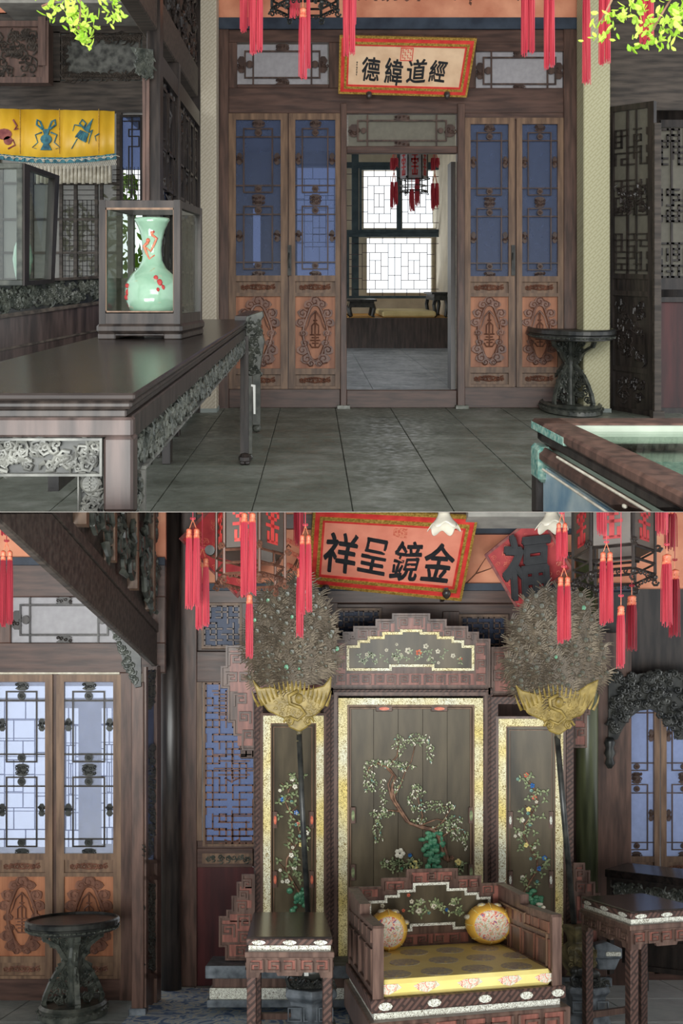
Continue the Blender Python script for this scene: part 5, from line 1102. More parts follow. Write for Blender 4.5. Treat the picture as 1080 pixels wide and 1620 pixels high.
# side leaves
def side_leaf(x0, x1, gx0, gx1, ytop, mirror, Yl_, Yr_, seed):
    q = pq(x0, 1000, x1, 1570, Yl_, Yr_)
    S = MB(q); S.frame(x0, ytop-34, x1, 1570, 11, 4, -6); S.build('leaf_frame', 'fret', TS)
    S = MB(q); S.frame(gx0-4, ytop-4, gx1+4, 1500, 4, 6, -2); S.build('leaf_moulding', 'scr', TS)
    S = MB(q); S.frame(gx0, ytop, gx1, 1496, 12, 4.5, -2); S.build('leaf_shell_border', 'pb', TS)
    MB(q).r(gx0+12, ytop+12, gx1-12, 1484, -1, -4).build('leaf_ground', 'pan', TS)
    S = MB(q); S.frame(gx0+12, ytop+12, gx1-12, 1484, 1.6, 5, 0); S.frame(gx0+17, ytop+18, gx1-17, 1480, 1.4, 2, -1); S.build('leaf_bead', 'leaf', TS)
    for u in (gx0+19, gx1-19):
        for v in (1296, 1390):
            S = MB(q); S.r(u-3.5, v-13, u+3.5, v+13, 4, -1); c = S.build('carved_clasp', 'scr', TS); S = MB(q); S.poly([(u+2.2*math.cos(k*.785), v+7*math.sin(k*.785)) for k in range(8)], 5.4, 3); S.build('clasp_stone', 'coral' if seed == 1 else 'pbw', c)
    cx_ = (gx0+gx1)/2; rn = random.Random(seed); tr = []
    for k in range(12): tr.append((cx_+12*math.sin(k*1.1+seed), 1430-k*18, 1))
    S = MB(q); S.tube(tr, 1.9, 5, .8)
    for k in range(2, 11): u, v, _ = tr[k]; S.tube([(u, v, 1), (u+rn.choice((-1, 1))*12, v-12, 1.5)], 1, 4, .5)
    S.build('inlaid_stem', 'bark', TS, smooth=True)
    cs = []
    for k in range(2, 12):
        u, v, _ = tr[k]
        for j in range(4): cs.append((u+rn.random()*36-18, v+rn.random()*18-9, 4.2, 'leafg'))
        cs.append((u+rn.random()*30-15, v-8+rn.random()*8, 4.4, rn.choice(('pearl', 'coral', 'pearl', 'cush', 'lapis')))); cs.append((u+rn.random()*34-17, v, 3, rn.choice(('pearl', 'cloi'))))
    sprig(q, TS, cs, 3)
    S = MB(q)
    for k in range(30): S.ball(cx_-6+rn.random()*26, 1405+rn.random()*52, 1.5, 3+rn.random()*3, 3+rn.random()*3, 3, 7, 4)
    S.build('inlaid_rock', 'green', TS, smooth=True)
side_leaf(403, 521, 414, 510, 1131, False, 6.95, 7.15, 1)
side_leaf(777, 907, 789, 891, 1136, True, 7.15, 7.0, 4)
def wing(pts, reds, keys, Y, nm='stepped_wing'):
    q = PP(LO, Y); S = MB(q); S.poly(pts, 3, -6); w_ = S.build(nm, 'scr', TS, bev=.006)
    S = MB(q)
    for a in reds: S.r(*a, 4.2, 2)
    S.build('rosewood_inlay', 'inred', w_); S = MB(q)
    for u, v, z, sg in keys: key(S, u, v, z, sg, 3, 7)
    S.path(pts, 3, 6, 0, True); S.build('meander_relief', 'scr', w_)
wing([(359, 1024), (522, 1024), (522, 1100), (403, 1100), (403, 1186), (384, 1186), (384, 1163), (371, 1163), (371, 1142), (362, 1142), (362, 1088), (351, 1088), (351, 1056), (359, 1056)], [(364, 1030, 515, 1094), (376, 1094, 400, 1180)], [(372, 1044, 9, 1), (395, 1044, 9, -1), (418, 1044, 9, 1), (366, 1074, 8, 1), (388, 1074, 8, -1), (412, 1074, 8, 1), (505, 1050, 9, 1), (505, 1078, 9, -1), (380, 1108, 9, 1), (388, 1136, 8, -1), (392, 1164, 7, 1)], 7.25)
S_ = 0
wing([(777, 1026), (940, 1026), (940, 1090), (930, 1090), (930, 1130), (925, 1130), (925, 1182), (907, 1182), (907, 1100), (777, 1100)], [(782, 1032, 934, 1094), (909, 1094, 924, 1178)], [(790, 1044, 8, 1), (790, 1072, 9, -1), (812, 1050, 9, 1), (925, 1050, 9, -1), (918, 1080, 8, 1), (916, 1110, 7, 1), (916, 1136, 7, -1), (916, 1160, 7, 1)], 7.25)
wing([(402, 1384), (384, 1384), (384, 1396), (376, 1396), (376, 1418), (368, 1418), (368, 1440), (360, 1440), (360, 1450), (348, 1450), (348, 1496), (358, 1496), (358, 1517), (402, 1517)], [(388, 1390, 398, 1405), (380, 1402, 398, 1414), (374, 1424, 398, 1436), (364, 1446, 398, 1458), (352, 1456, 398, 1490), (363, 1494, 398, 1512)], [(390, 1398, 6, 1), (386, 1416, 6, -1), (382, 1434, 7, 1), (386, 1458, 9, 1), (362, 1472, 9, -1), (386, 1482, 8, 1), (382, 1505, 7, -1)], 6.9)
wing([(907, 1366), (922, 1366), (922, 1378), (930, 1378), (930, 1396), (938, 1396), (938, 1414), (946, 1414), (946, 1500), (907, 1500)], [(911, 1372, 919, 1392), (911, 1398, 934, 1410), (911, 1418, 942, 1490)], [(915, 1382, 6, 1), (918, 1404, 7, -1), (926, 1426, 8, 1), (924, 1450, 9, -1), (926, 1476, 9, 1)], 6.9)
# screen plinth
def slabs(x0, x1, ys, Y, mats, dep, label=None):
    q = PP(LO, Y)
    for (a, b, ex), m_ in zip(ys, mats): S = MB(q); S.r(x0-ex, a, x1+ex, b, ex, -dep); S.build('plinth_course', m_, TS, bev=.006)
slabs(340, 560, [(1526, 1546, 14), (1546, 1562, 4), (1562, 1580, 8), (1580, 1592, 12)], 6.75, ['stone', 'scr', 'pbw', 'stone'], 90)
slabs(895, 955, [(1500, 1512, 14), (1512, 1545, 4), (1545, 1560, 10)], 6.9, ['stone', 'scr', 'stone'], 60)
# ---- fans
def fan(cx, cy, rx, ry, base, pole0, pole1, Y, label, seed, tip):
    q = PP(LO, Y); P = thing('peacock_fan', LO(*LO.at(pole1[0], pole1[1], Y)), label, 'fan')
    bx, by = tip
    S = MB(q); S.poly([(cx+rx*.86*math.cos(k*.262), cy+ry*.88*math.sin(k*.262)) for k in range(24)], 2, -3); S.build('feather_backing', 'feath', P)
    rn = random.Random(seed); N = 0; rows = 11
    for r_ in range(rows, 0, -1):
        f = r_/rows; nn = int(5+13*f)
        for k in range(nn):
            a = math.pi*(-.12+1.24*(k+.5+(r_ % 2)*.4)/nn)+rn.uniform(-.05, .05)
            ex, ey = cx+rx*.93*f*math.cos(a), cy+ry*.3-ry*1.22*f*math.sin(a)+(ry*.55*(1-f)); ex += rn.uniform(-5, 5); ey += rn.uniform(-5, 5); es = rn.uniform(.5, 1.05)
            dx, dy = ex-bx, ey-(by-20); L = math.hypot(dx, dy) or 1; dx /= L; dy /= L; w0 = 3+6*(1-f)+rn.random()*2
            S = MB(q); d = rn.random()*.6-.3
            for j in range(18):
                s_ = 1 if j % 2 else -1; t = j/18; o = 22*(1-t); sx, sy = ex-dx*o, ey-dy*o; an = math.atan2(dy, dx)+s_*(.75-.6*t)+d*.6; l = 13+rn.random()*11
                pts = [(sx, sy, w0)]; aa = an
                for q_ in range(3): aa += s_*(.38-.2*t)+d*.3; pts.append((pts[-1][0]+math.cos(aa)*l/3, pts[-1][1]+math.sin(aa)*l/3, w0+1.5+q_*.8))
                S.tube(pts, 1.7, 3, .7)
            S.tube([(ex-dx*22, ey-dy*22, w0), (ex, ey, w0+2)], .9, 3)
            fo = S.build('feather', 'feath2' if rn.random() < .3 else 'feath', P)
            S = MB(q); S.tube([(ex+4.8*es*math.cos(t_*.785+d), ey+5.4*es*math.sin(t_*.785+d), w0+3.4) for t_ in range(8 if rn.random() < .5 else 6)], 1.2, 4, .6); S.build('eye_ring', 'feath', fo)
            E = MB(q); E.add([(ex+3.4*es*math.cos(t*.785), ey+4*es*math.sin(t*.785), w0+3.4+.6*math.cos(t)) for t in range(8)]+[(ex+3.4*es*math.cos(t*.785), ey+4*es*math.sin(t*.785), w0+2.6) for t in range(8)], [list(range(8)), list(range(8, 16))]+[(i, (i+1) % 8, 8+(i+1) % 8, 8+i) for i in range(8)])
            E.build('feather_eye', 'eye' if rn.random() < .96 else 'green', fo)
    S = MB(q); S.poly(base, 12, 6); S.build('gilded_base', 'gildf', P, bev=.008)
    S = MB(q)
    x0, x1 = min(p[0] for p in base), max(p[0] for p in base)
    yb = max(p[1] for p in base)
    for k in range(19):
        t = k/18; u = x0+3+(x1-x0-6)*t; rr = 12+12*abs(t-.5); v = by-64-12*math.cos((t-.5)*6)
        S.tube([(u+(bx-u)*.1, v+14, 11), (u, v+2, 13), (u+(u-bx)*.06, v-rr*.6, 11)], 2.6, 4, .3)
    S.build('gilded_quill', 'gildf', P)
    S = MB(q)
    S.tube([(bx-2, by-62, 13), (bx-16, by-54, 15), (bx-14, by-42, 15), (bx+2, by-36, 15), (bx+10, by-26, 15), (bx-2, by-16, 14), (bx-16, by-22, 14)], 3.4, 6, 2)
    S.spiral(bx-15, by-14, 13, 9, 2, 1.3, 3, 1, 9, 5).spiral(bx+15, by-14, 13, 9, 2, 1.3, 0, -1, 9, 5).ball(bx, by-50, 13, 7, 9, 4)
    for k in range(34): a = k*.5; r_ = 16+k*.8; u, v = bx+r_*math.cos(a)*.9, by-38+r_*.45*math.sin(a); S.spiral(u, v, 12, 4, .7, .9, a, 1, 6, 3)
    S.build('embossed_phoenix', 'gildf', P, smooth=True)
    S = MB(q); S.lathe((bx, 4), [(4, by-6), (5, by+2), (3.6, by+12), (4.4, by+16), (3.4, by+18)], 10, 1); S.build('ferrule', 'bronze', P, smooth=True)
    S = MB(q); S.tube([(pole0[0], pole0[1], 4), ((pole0[0]+pole1[0])/2-1, (pole0[1]+pole1[1])/2, 4), (pole1[0], pole1[1], 0)], 4.6, 10); S.build('black_pole', 'black', P, smooth=True)
    return P
fan(462, 1000, 74, 92, [(400, 1076), (412, 1090), (430, 1088), (445, 1094), (462, 1078), (480, 1094), (497, 1090), (512, 1086), (524, 1070), (523, 1092), (512, 1120), (500, 1132), (492, 1136), (488, 1150), (474, 1159), (458, 1152), (450, 1138), (424, 1126), (408, 1104)], (473, 1158), (490, 1500), 6.55, 'peacock feather fan with gilded base hanging nearer the hexagonal lantern', 3, (473, 1157))
fan(878, 1018, 82, 92, [(813, 1084), (824, 1094), (842, 1098), (858, 1100), (876, 1086), (894, 1098), (912, 1094), (926, 1084), (944, 1076), (938, 1104), (918, 1132), (902, 1138), (898, 1152), (882, 1164), (866, 1158), (858, 1142), (832, 1130), (820, 1108)], (880, 1165), (908, 1466), 6.55, 'peacock feather fan with gilded base standing in the bronze vase', 8, (881, 1163))
# ---- settee
XYc = [(.28, 4.6), (1.27, 4.98), (1.19, 6.1), (.20, 5.72)]
def st(s, t, h):
    a, b, c, d = XYc; x = (a[0]*(1-s)+b[0]*s)*(1-t)+(d[0]*(1-s)+c[0]*s)*t; y = (a[1]*(1-s)+b[1]*s)*(1-t)+(d[1]*(1-s)+c[1]*s)*t; return LO(x, y, h)
st.room = LO
SE = thing('throne_settee', st(.5, .5, 0), 'carved dark throne settee with stepped back, shell inlay and yellow cushion', 'settee')
MB(st).box(-.02, -.04, .47, 1.03, 1.02, .535).build('seat_rail', 'fret', SE, bev=.006)
MB(st).box(.0, -.0, .43, 1.01, 1.0, .47).build('shell_inlay_rail', 'pbw', SE)
MB(st).box(-.03, -.06, .27, 1.05, 1.03, .43).build('apron', 'scr', SE, bev=.006)
MB(st).box(-.05, -.08, -.2, 1.07, 1.05, .10).build('footed_base', 'scr', SE, bev=.006)
MB(st).box(.0, -.02, .10, 1.02, 1.0, .27).build('waist', 'dark', SE)
stf = lambda u, v, w: st(u, -.061-w, v); stf.room = LO
S = MB(stf)
for k in range(7): MB(stf).box(.01+k*.148, .3, 0, .01+k*.148+.11, .41, .008).build('rosewood_inlay', 'inred', SE)
S = MB(stf)
def key2(S, u, v, a, b, sg=1, t=.012, w1=.02):
    q_ = [(-1, 1), (-1, -1), (1, -1), (1, .5), (-.3, .5), (-.3, -.35), (.4, -.35)]; S.path([(u+sg*x*a, v+y*b) for x, y in q_], t, w1, 0)
for k in range(7): key2(S, .065+k*.148, .352, .055, .055, 1 if k % 2 else -1)
S.build('meander_relief', 'scr', SE)
fj = lambda u, v, w: st(u, -.04-w, v)
fj.room = LO
for u in (.05, .3, .57, .8, .98): MB(fj).poly([(u+.035*math.cos(k*.628), .503+.02*math.sin(k*.628)) for k in range(10)], .012, 0).build('jade_cabochon', 'pbw', SE)
# cushion
S = MB(st); S.box(.035, -.005, .535, .965, .97, .62); S.build('seat_cushion', 'cush', SE, bev=.02)
top = lambda u, v, w: st(u, v, .6212+w); top.room = LO
S = MB(top)
for r_ in range(3):
    for k in range(5):
        u = .13+k*.225+(r_ % 2)*.11; v = .13+r_*.3
        if u < .93: MB(top).poly([(u+.085*math.cos(j*.314), v+.105*math.sin(j*.314)) for j in range(20)], .0012, -.001).build('woven_roundel', 'broc2', SE)
fe = lambda u, v, w: st(u, -.006-w, v)
fe.room = LO
for u in (.07, .27, .5, .72, .93): MB(fe).poly([(u-.07, .585), (u-.03, .6), (u+.05, .6), (u+.07, .58), (u+.03, .56), (u, .548), (u-.04, .56)], .002, 0).build('front_embroidery', 'broc', SE)
# back panel (t = 1) stepped
bk = lambda u, v, w: st(u, .985-w, v); bk.room = LO
bo = [(0, .5), (0, .985), (.2, .985), (.2, 1.035), (.36, 1.035), (.36, 1.085), (.68, 1.085), (.68, 1.035), (.84, 1.035), (.84, .985), (1, .985), (1, .5)]
S = MB(bk); S.poly(bo, .02, -.03); S.build('backrest', 'scr', SE, bev=.004)
S = MB(bk); S.path(bo, .016, .035, .0, True); S.build('backrest_moulding', 'scr', SE)
S = MB(bk)
for a in ((.03, .93, .17, .975), (.22, .965, .34, 1.02), (.39, 1.0, .5, 1.07), (.53, 1.02, .65, 1.07), (.7, .965, .82, 1.02), (.86, .93, .97, .975), (.02, .86, .06, .93), (.93, .86, .98, .93), (.3, .63, .76, .69)): S.box(a[0], a[1], .018, a[2], a[3], .026)
S.build('rosewood_inlay', 'inred', SE)
S = MB(bk)
for u, v, sg in ((.1, .952, 1), (.25, .99, 1), (.31, .99, -1), (.42, 1.03, 1), (.52, 1.045, -1), (.61, 1.03, 1), (.73, .99, -1), (.79, .99, 1), (.9, .952, -1), (.36, .66, 1), (.46, .66, -1), (.56, .66, 1), (.67, .66, -1)): key2(S, u, v, .03, .022, sg, .009, .036)
S.build('meander_relief', 'scr', SE)
gi = [(.12, .72), (.12, .9), (.22, .9), (.22, .93), (.3, .93), (.3, .96), (.4, .96), (.4, 1.0), (.62, 1.0), (.62, .96), (.74, .96), (.74, .93), (.82, .93), (.82, .9), (.9, .9), (.9, .72), (.66, .72), (.66, .75), (.38, .75), (.38, .72)]
S = MB(bk); S.poly(gi, .026, .01); S.build('back_inlay_ground', 'pan', SE)
S = MB(bk); S.path(gi, .016, .04, .01, True); S.build('back_shell_border', 'pbw', SE)
bks = lambda u, v, w: st(u/300, .985-w*.004, 1.1-v/300); bks.room = LO
rn = random.Random(4); cs = [(110+rn.random()*110, 60+rn.random()*30, 5, 'leafg') for k in range(26)]+[(60, 68, 5, 'pearl'), (110, 50, 4, 'coral'), (116, 62, 5, 'pearl'), (100, 78, 4, 'coral'), (135, 62, 6, 'pearl'), (130, 80, 7, 'pearl'), (160, 72, 7, 'pearl'), (185, 80, 4, 'lapis'), (198, 68, 6, 'pearl'), (150, 84, 4, 'cloi')]
sprig(bks, SE, cs, 8)
# arms
for nm, s0, sg in (('armrest', 0, 1), ('armrest', 1, -1)):
    am = (lambda s0, sg: (lambda t, h, w: st(s0+sg*w, t, h)))(s0, sg); am.room = LO
    ao = [(-.02, .5), (-.02, .884), (.45, .884), (.45, .94), (.97, .985), (.97, .5)] if sg == 1 else [(-.02, .5), (-.02, .9), (.5, .9), (.5, .955), (.97, .985), (.97, .5)]
    S = MB(am); S.poly(ao, .035, 0); A_ = S.build(nm, 'scr', SE, bev=.005)
    S = MB(am); S.path(ao, .014, .045, -.01, True); S.build('arm_moulding', 'scr', A_)
    S = MB(am)
    for k in range(6): S.box(.04+k*.155, .8, .03, .04+k*.155+.12, .86, .042).box(.04+k*.155, .8, -.012, .04+k*.155+.12, .86, 0)
    for k in range(4): S.frame(.03+k*.235, .57, .03+k*.235+.2, .77, .012, .045, .03).frame(.03+k*.235, .57, .03+k*.235+.2, .77, .012, 0, -.012)
    S.build('arm_carving', 'carve' if sg == -1 else 'scr', A_)
    S = MB(am); S.path([(.06, .62), (.06, .8), (.42, .8), (.42, .86), (.9, .88), (.9, .62)], .012, .05, .03, True); S.build('arm_shell_line', 'leaf' if sg == -1 else 'scr', A_)
# bolsters
def bolster(cx_, cy_, rx_, ry_, yb, label):
    Y = F*(1.43-.62)/(yb-1288); q = PP(LO, Y); P = thing('drum_bolster', LO(*LO.at(cx_, yb, Y)), label, 'cushion')
    S = MB(q); S.lathe((cx_, cy_), [(rx_*.72, 20), (rx_*.8, 18), (rx_*.95, 6), (rx_, -8), (rx_*.95, -24), (rx_*.72, -36)], 28, 2, 1, ry_/rx_); S.build('padded_drum', 'bolst', P, smooth=True)
    S = MB(q); S.lathe((cx_, cy_), [(rx_*.02, 22.6), (rx_*.5, 22.4), (rx_*.72, 20.6), (rx_*.74, 19)], 28, 2, 1, ry_/rx_); S.build('embroidered_end', 'broc', P, smooth=True)
    S = MB(q)
    for k in range(8):
        a = k*.785; S.tube([(cx_+rx_*.8*math.cos(a), cy_+ry_*.8*math.sin(a), 18.4), (cx_+rx_*.97*math.cos(a), cy_+ry_*.97*math.sin(a), 5), (cx_+rx_*1.01*math.cos(a), cy_+ry_*1.01*math.sin(a), -8)], .8, 4)
    S.build('seam_piping', 'cush', P)
    S = MB(q)
    for a in (-1.2, -1.9, -.4, 3.5): S.ball(cx_+rx_*.93*math.cos(a), cy_+ry_*.93*math.sin(a), -4, 8, 5, 10, 8, 4)
    S.build('side_roundel', 'broc2', P, smooth=True)
bolster(614, 1472, 31, 33, 1505, 'golden drum bolster half tucked behind the settee arm near the square stand')
bolster(774, 1462, 37, 33, 1496, 'golden drum bolster sitting in the open corner of the settee')
P = thing('lingzhi_ornament', LO(*LO.at(858, 1440, 5.9)), 'tiny white fungus-shaped ornament behind the settee arm', 'ornament')
S = MB(PP(LO, 5.9)); S.ball(852, 1430, 4, 6, 3, 4); S.ball(858, 1435, 4, 4, 3, 4); S.tube([(856, 1434, 2), (862, 1442, 2)], 1.6, 5); S.build('ornament_cap', 'pearl', P, smooth=True)
# ---- square stands
def sq_stand(cor, h, label, mult=1):
    def b(s, t, z):
        a, bb, c, d = cor; x = (a[0]*(1-s)+bb[0]*s)*(1-t)+(d[0]*(1-s)+c[0]*s)*t; y = (a[1]*(1-s)+bb[1]*s)*(1-t)+(d[1]*(1-s)+c[1]*s)*t; return LO(x, y, z)
    b.room = LO; P = thing('square_stand', b(.5, .5, 0), label, 'stand')
    MB(b).box(0, 0, h-.012, 1, 1, h).build('tabletop', 'darkh', P, bev=.003)
    MB(b).box(0, 0, h-.045, 1, 1, h-.012).build('top_edge', 'fret', P, bev=.004)
    MB(b).box(.02, .02, h-.075, .98, .98, h-.045).build('shell_inlay_band', 'pbw', P)
    MB(b).box(-.02, -.02, h-.105, 1.02, 1.02, h-.075).build('moulding', 'scr', P, bev=.004)
    for (f, nm) in ((lambda u, v, w: b(u, -w, v), 'front'), (lambda u, v, w: b(-w, u, v), 'side'), (lambda u, v, w: b(u, 1+w, v), 'rear'), (lambda u, v, w: b(1+w, u, v), 'far')):
        f.room = LO
        S = MB(f); S.poly([(.004, h-.105), (.996, h-.105), (.996, h-.21), (.86, h-.21), (.84, h-.18), (.66, h-.18), (.64, h-.2), (.36, h-.2), (.34, h-.18), (.16, h-.18), (.14, h-.21), (.004, h-.21)], .006, -.03); A_ = S.build('apron', 'scr', P)
        S = MB(f)
        for k in range(5): S.box(.05+k*.19, h-.17, 0, .05+k*.19+.14, h-.12, .01)
        S.build('rosewood_inlay', 'inred' if nm == 'front' else 'scr', A_)
        S = MB(f)
        for k in range(5): key2(S, .12+k*.19, h-.147, .07, .026, 1 if k % 2 else -1, .013, .02)
        S.build('meander_relief', 'scr', A_)
        for u in (.14, .5, .86): MB(f).poly([(u+.08*math.cos(k*.524), h-.029+.012*math.sin(k*.524)) for k in range(12)], .008, -.01).build('jade_cabochon', 'pbw', P)
    for s_ in (0, 1):
        for t in (0, 1): MB(b).box(s_*.887+.0015, t*.897+.0015, -.2 if t == 0 else 0, s_*.887+.1115, t*.897+.1015, h-.105).build('leg', 'fret', P, bev=.004)
    for t in (0, .95): MB(b).box(.05, t, .12, .95, t+.04, .16).build('stretcher', 'scr', P)
sq_stand([(-.357, 4.87), (.084, 4.87), (.053, 6.1), (-.402, 6.1)], .80, 'dark square stand with shell inlay in front of the gap between fan pole and settee')
sq_stand([(1.71, 5.16), (2.19, 5.40), (2.19, 6.36), (1.708, 6.1)], .90, 'dark square stand with fretted apron beside the bronze vase')
S = MB(PP(LO, 5.8)); S.r(481, 1527, 488, 1544, 1, 0); S.build('price_tag', 'tagw', None, 'small white tag hanging under the square stand by the settee', 'tag')
# ---- elephant pedestals and bronze vase
def pedestal(cx_, ytop, Y, label, sc=1.0, vase=True):
    q = PP(LO, Y); P = thing('beast_pedestal', LO(*LO.at(cx_, ytop+100*sc, Y)), label, 'pedestal'); s_ = sc
    hexp = lambda r_, y: (r_, y)
    S = MB(q); S.lathe((cx_, 0), [(42*s_, ytop+34*s_), (46*s_, ytop+40*s_), (46*s_, ytop+46*s_), (38*s_, ytop+54*s_), (36*s_, ytop+86*s_), (44*s_, ytop+92*s_), (48*s_, ytop+104*s_), (50*s_, ytop+130*s_)], 6, 1, 1, 1.2, .5); S.build('hexagonal_base', 'stone', P, bev=.004)
    S = MB(q)
    for k in range(6): S.frame(cx_-34*s_+k*24*s_-2 if k < 3 else cx_-34*s_, ytop+60*s_, cx_-34*s_+(k % 3)*24*s_+20*s_, ytop+82*s_, 2, 40*s_, 34*s_) if k < 3 else None
    S.build('base_panel', 'stone', P)
    S = MB(q)
    S.ball(cx_, ytop+12*s_, 10, 26*s_, 13*s_, 14*s_, 12, 7); S.ball(cx_-26*s_, ytop+6*s_, 18, 11*s_, 12*s_, 11*s_, 10, 6)
    S.tube([(cx_-32*s_, ytop+8*s_, 26), (cx_-38*s_, ytop+18*s_, 28), (cx_-34*s_, ytop+30*s_, 28), (cx_-28*s_, ytop+32*s_, 28)], 4*s_, 7, 2*s_)
    for a in (-16, -4, 10, 20): S.tube([(cx_+a*s_, ytop+16*s_, 10+a % 7), (cx_+a*s_, ytop+36*s_, 12+a % 7)], 5*s_, 7)
    S.ball(cx_-20*s_, ytop+4*s_, 26, 8*s_, 9*s_, 3*s_); S.build('elephant_body', 'black', P, smooth=True)
    S = MB(q); scrolls(S, cx_-34*s_, ytop+20*s_, cx_+34*s_, ytop+38*s_, 24, 6*s_, 2*s_, 3, 24); S.build('saddle_carving', 'black', P)
    return P
pedestal(492, 1526, 5.9, 'black elephant on hexagonal carved pedestal under the square stand')
pedestal(926, 1530, 6.45, 'blue-grey elephant pedestal under the bronze vase beside the settee', .8)
S = MB(PP(LO, 6.2)); S.lathe((481, 0), [(8, 1520), (14, 1524), (16, 1534), (12, 1541), (9, 1543)], 16, 1); S.build('enamel_vase', 'pbw', None, 'enamel vase carried on the black elephant under the square stand', 'vase', smooth=True)
q = PP(LO, 6.5); P = thing('bronze_vase', LO(*LO.at(915, 1542, 6.5)), 'square-shouldered bronze vase holding the peacock fan pole', 'vase')
S = MB(q); S.lathe((914, 0), [(24, 1463), (26, 1466), (24, 1472), (19, 1480), (17, 1490), (24, 1496), (28, 1504), (28, 1520), (22, 1532), (16, 1538), (20, 1544)], 4, 1, 1, 1, .45); S.build('vase_body', 'bronze', P, bev=.004)
S = MB(q); scrolls(S, 892, 1498, 938, 1528, 26, 5, 1.4, 7, 22); S.build('cast_relief', 'bronze', P)
q = PP(LO, 6.7); P = thing('stone_coffer', LO(*LO.at(962, 1535, 6.7)), 'small grey carved coffer between the bronze vase and the square stand', 'coffer')
S = MB(q); S.poly([(940, 1494), (958, 1489), (982, 1500), (982, 1516), (940, 1516)], 6, -20); S.build('coffer_lid', 'stone', P, bev=.006)
S = MB(q); S.poly([(942, 1516), (980, 1516), (972, 1534), (946, 1534)], 3, -16); S.build('coffer_body', 'stone', P, bev=.006)
S = MB(q); S.r(956, 1505, 980, 1512, 8, 5); S.build('shell_plaque', 'pbw', P, bev=.004)
# ---- right side: column, portal, doors, altar bench
P = struct('pillar', LO(*LO.at(928, 1500, 7.75)), 'olive painted round column behind the throne screen wing', 'column')
c_ = LO.at(928, 1500, 7.75)[0]; S = MB(RM(LO)); S.lathe((c_, 7.75), [(.088, 0), (.088, 4.6)], 26); S.build('round_shaft', 'olive', P, smooth=True)
wr = struct('wall_right', LO(*LO.at(1000, 1500, 8.2)), 'dark timber wall and brown door posts past the olive column', 'wall'); q = PP(LO, 8.2)
MB(q).r(900, 700, 1400, 1112, 2, -6).build('dark_board', 'dark', wr)
MB(q).r(936, 1100, 957, 1550, 6, -6).build('dark_post', 'dark', wr, bev=.005)
MB(q).r(955, 1110, 977, 1550, 5, -6).build('brown_post', 'frame', wr, bev=.005)
MB(q).r(955, 1538, 1400, 1552, 4, -6).build('sill_beam', 'frameh', wr)
door_leaf(LO, 8.2, 'door_8', 970, 1090, 1042, 1540, 'blue gauze door leaf under the carved corbel arch by the olive column', gz='gauzem', seed=41)
door_leaf(LO, 8.2, 'door_9', 1044, 1090, 1116, 1540, 'blue gauze door leaf cut by the frame edge behind the altar bench', gz='gauzem', seed=43)
MB(q).r(1116, 1090, 1500, 1560, 3, -6).build('end_board', 'frame', wr)
MB(wd).r(-420, 700, -80, 1583, 3, -8).build('end_board', 'frame', lw)
q = PP(LO, 7.9); ca = struct('trim_3', LO(*LO.at(1010, 1170, 7.9)), 'black carved foliage arch hanging over the blue gauze doors', 'trim')
S = MB(q); S.poly([(962, 1068), (985, 1078), (1010, 1066), (1040, 1062), (1080, 1066), (1120, 1060), (1120, 1120), (1080, 1170), (1072, 1170), (1064, 1150), (1050, 1132), (1030, 1122), (1012, 1124), (998, 1134), (986, 1150), (976, 1170), (962, 1172)], 1, -6); S.build('arch_ground', 'black', ca)
S = MB(q); rn = random.Random(3)
for k in range(150):
    u = 964+rn.random()*130; top_y = 1064; lo = 1122+((u-1020)/42)**2*40 if u < 1072 else 1150; v = top_y+rn.random()*(min(lo, 1170)-top_y); S.spiral(u, v, 3+rn.random()*3, 6.5, 2, 1.2, rn.random()*6, 1, 8, 5); flame(S, u, v, rn.random()*6, 9, 2.6, 4)
S.build('carved_foliage', 'black', ca)
S = MB(q); S.lathe((963, 4), [(6, 1168), (9, 1176), (6, 1184), (9, 1192), (5, 1200), (8, 1208), (3, 1216)], 12, 1); S.build('pendant_finial', 'black', ca, smooth=True)
AB = thing('altar_bench', LO(*LO.at(1030, 1540, 7.3)), 'long black altar bench with carved apron running beside the blue gauze doors', 'bench')
q = pq(960, 1374, 1120, 1560, 7.7, 6.9)
mvv = lambda u, v, w: q(u, v+(u-960)*.12, w); mvv.room = LO
S = MB(mvv); S.r(960, 1374, 1120, 1386, 6, -50); S.build('bench_top', 'darkh', AB, bev=.004)
S = MB(mvv); S.r(962, 1386, 1120, 1424, 0, -2); S.build('apron_ground', 'dark', AB)
S = MB(mvv); S.r(962, 1386, 1120, 1390, 4, 0).r(962, 1420, 1120, 1424, 4, 0).r(962, 1386, 968, 1540, 4, -6); S.build('bench_frame', 'dark', AB)
S = MB(mvv); scrolls(S, 970, 1392, 1118, 1419, 44, 8, 2, 5, 0); S.build('carved_apron', 'vert', AB)
S = MB(mvv); S.r(985, 1440, 1120, 1448, 3, -3).r(1020, 1478, 1120, 1486, 3, -3).r(1020, 1440, 1028, 1560, 3, -3).r(1020, 1520, 1120, 1528, 3, -3); S.build('lower_frame', 'dark', AB)
S = MB(mvv); S.r(985, 1448, 1120, 1520, -1, -3); S.build('lower_panel', 'dark', AB); S = MB(mvv); scrolls(S, 1030, 1450, 1118, 1476, 22, 6, 1.2, 6, 0); S.build('lower_carving', 'dark', AB)
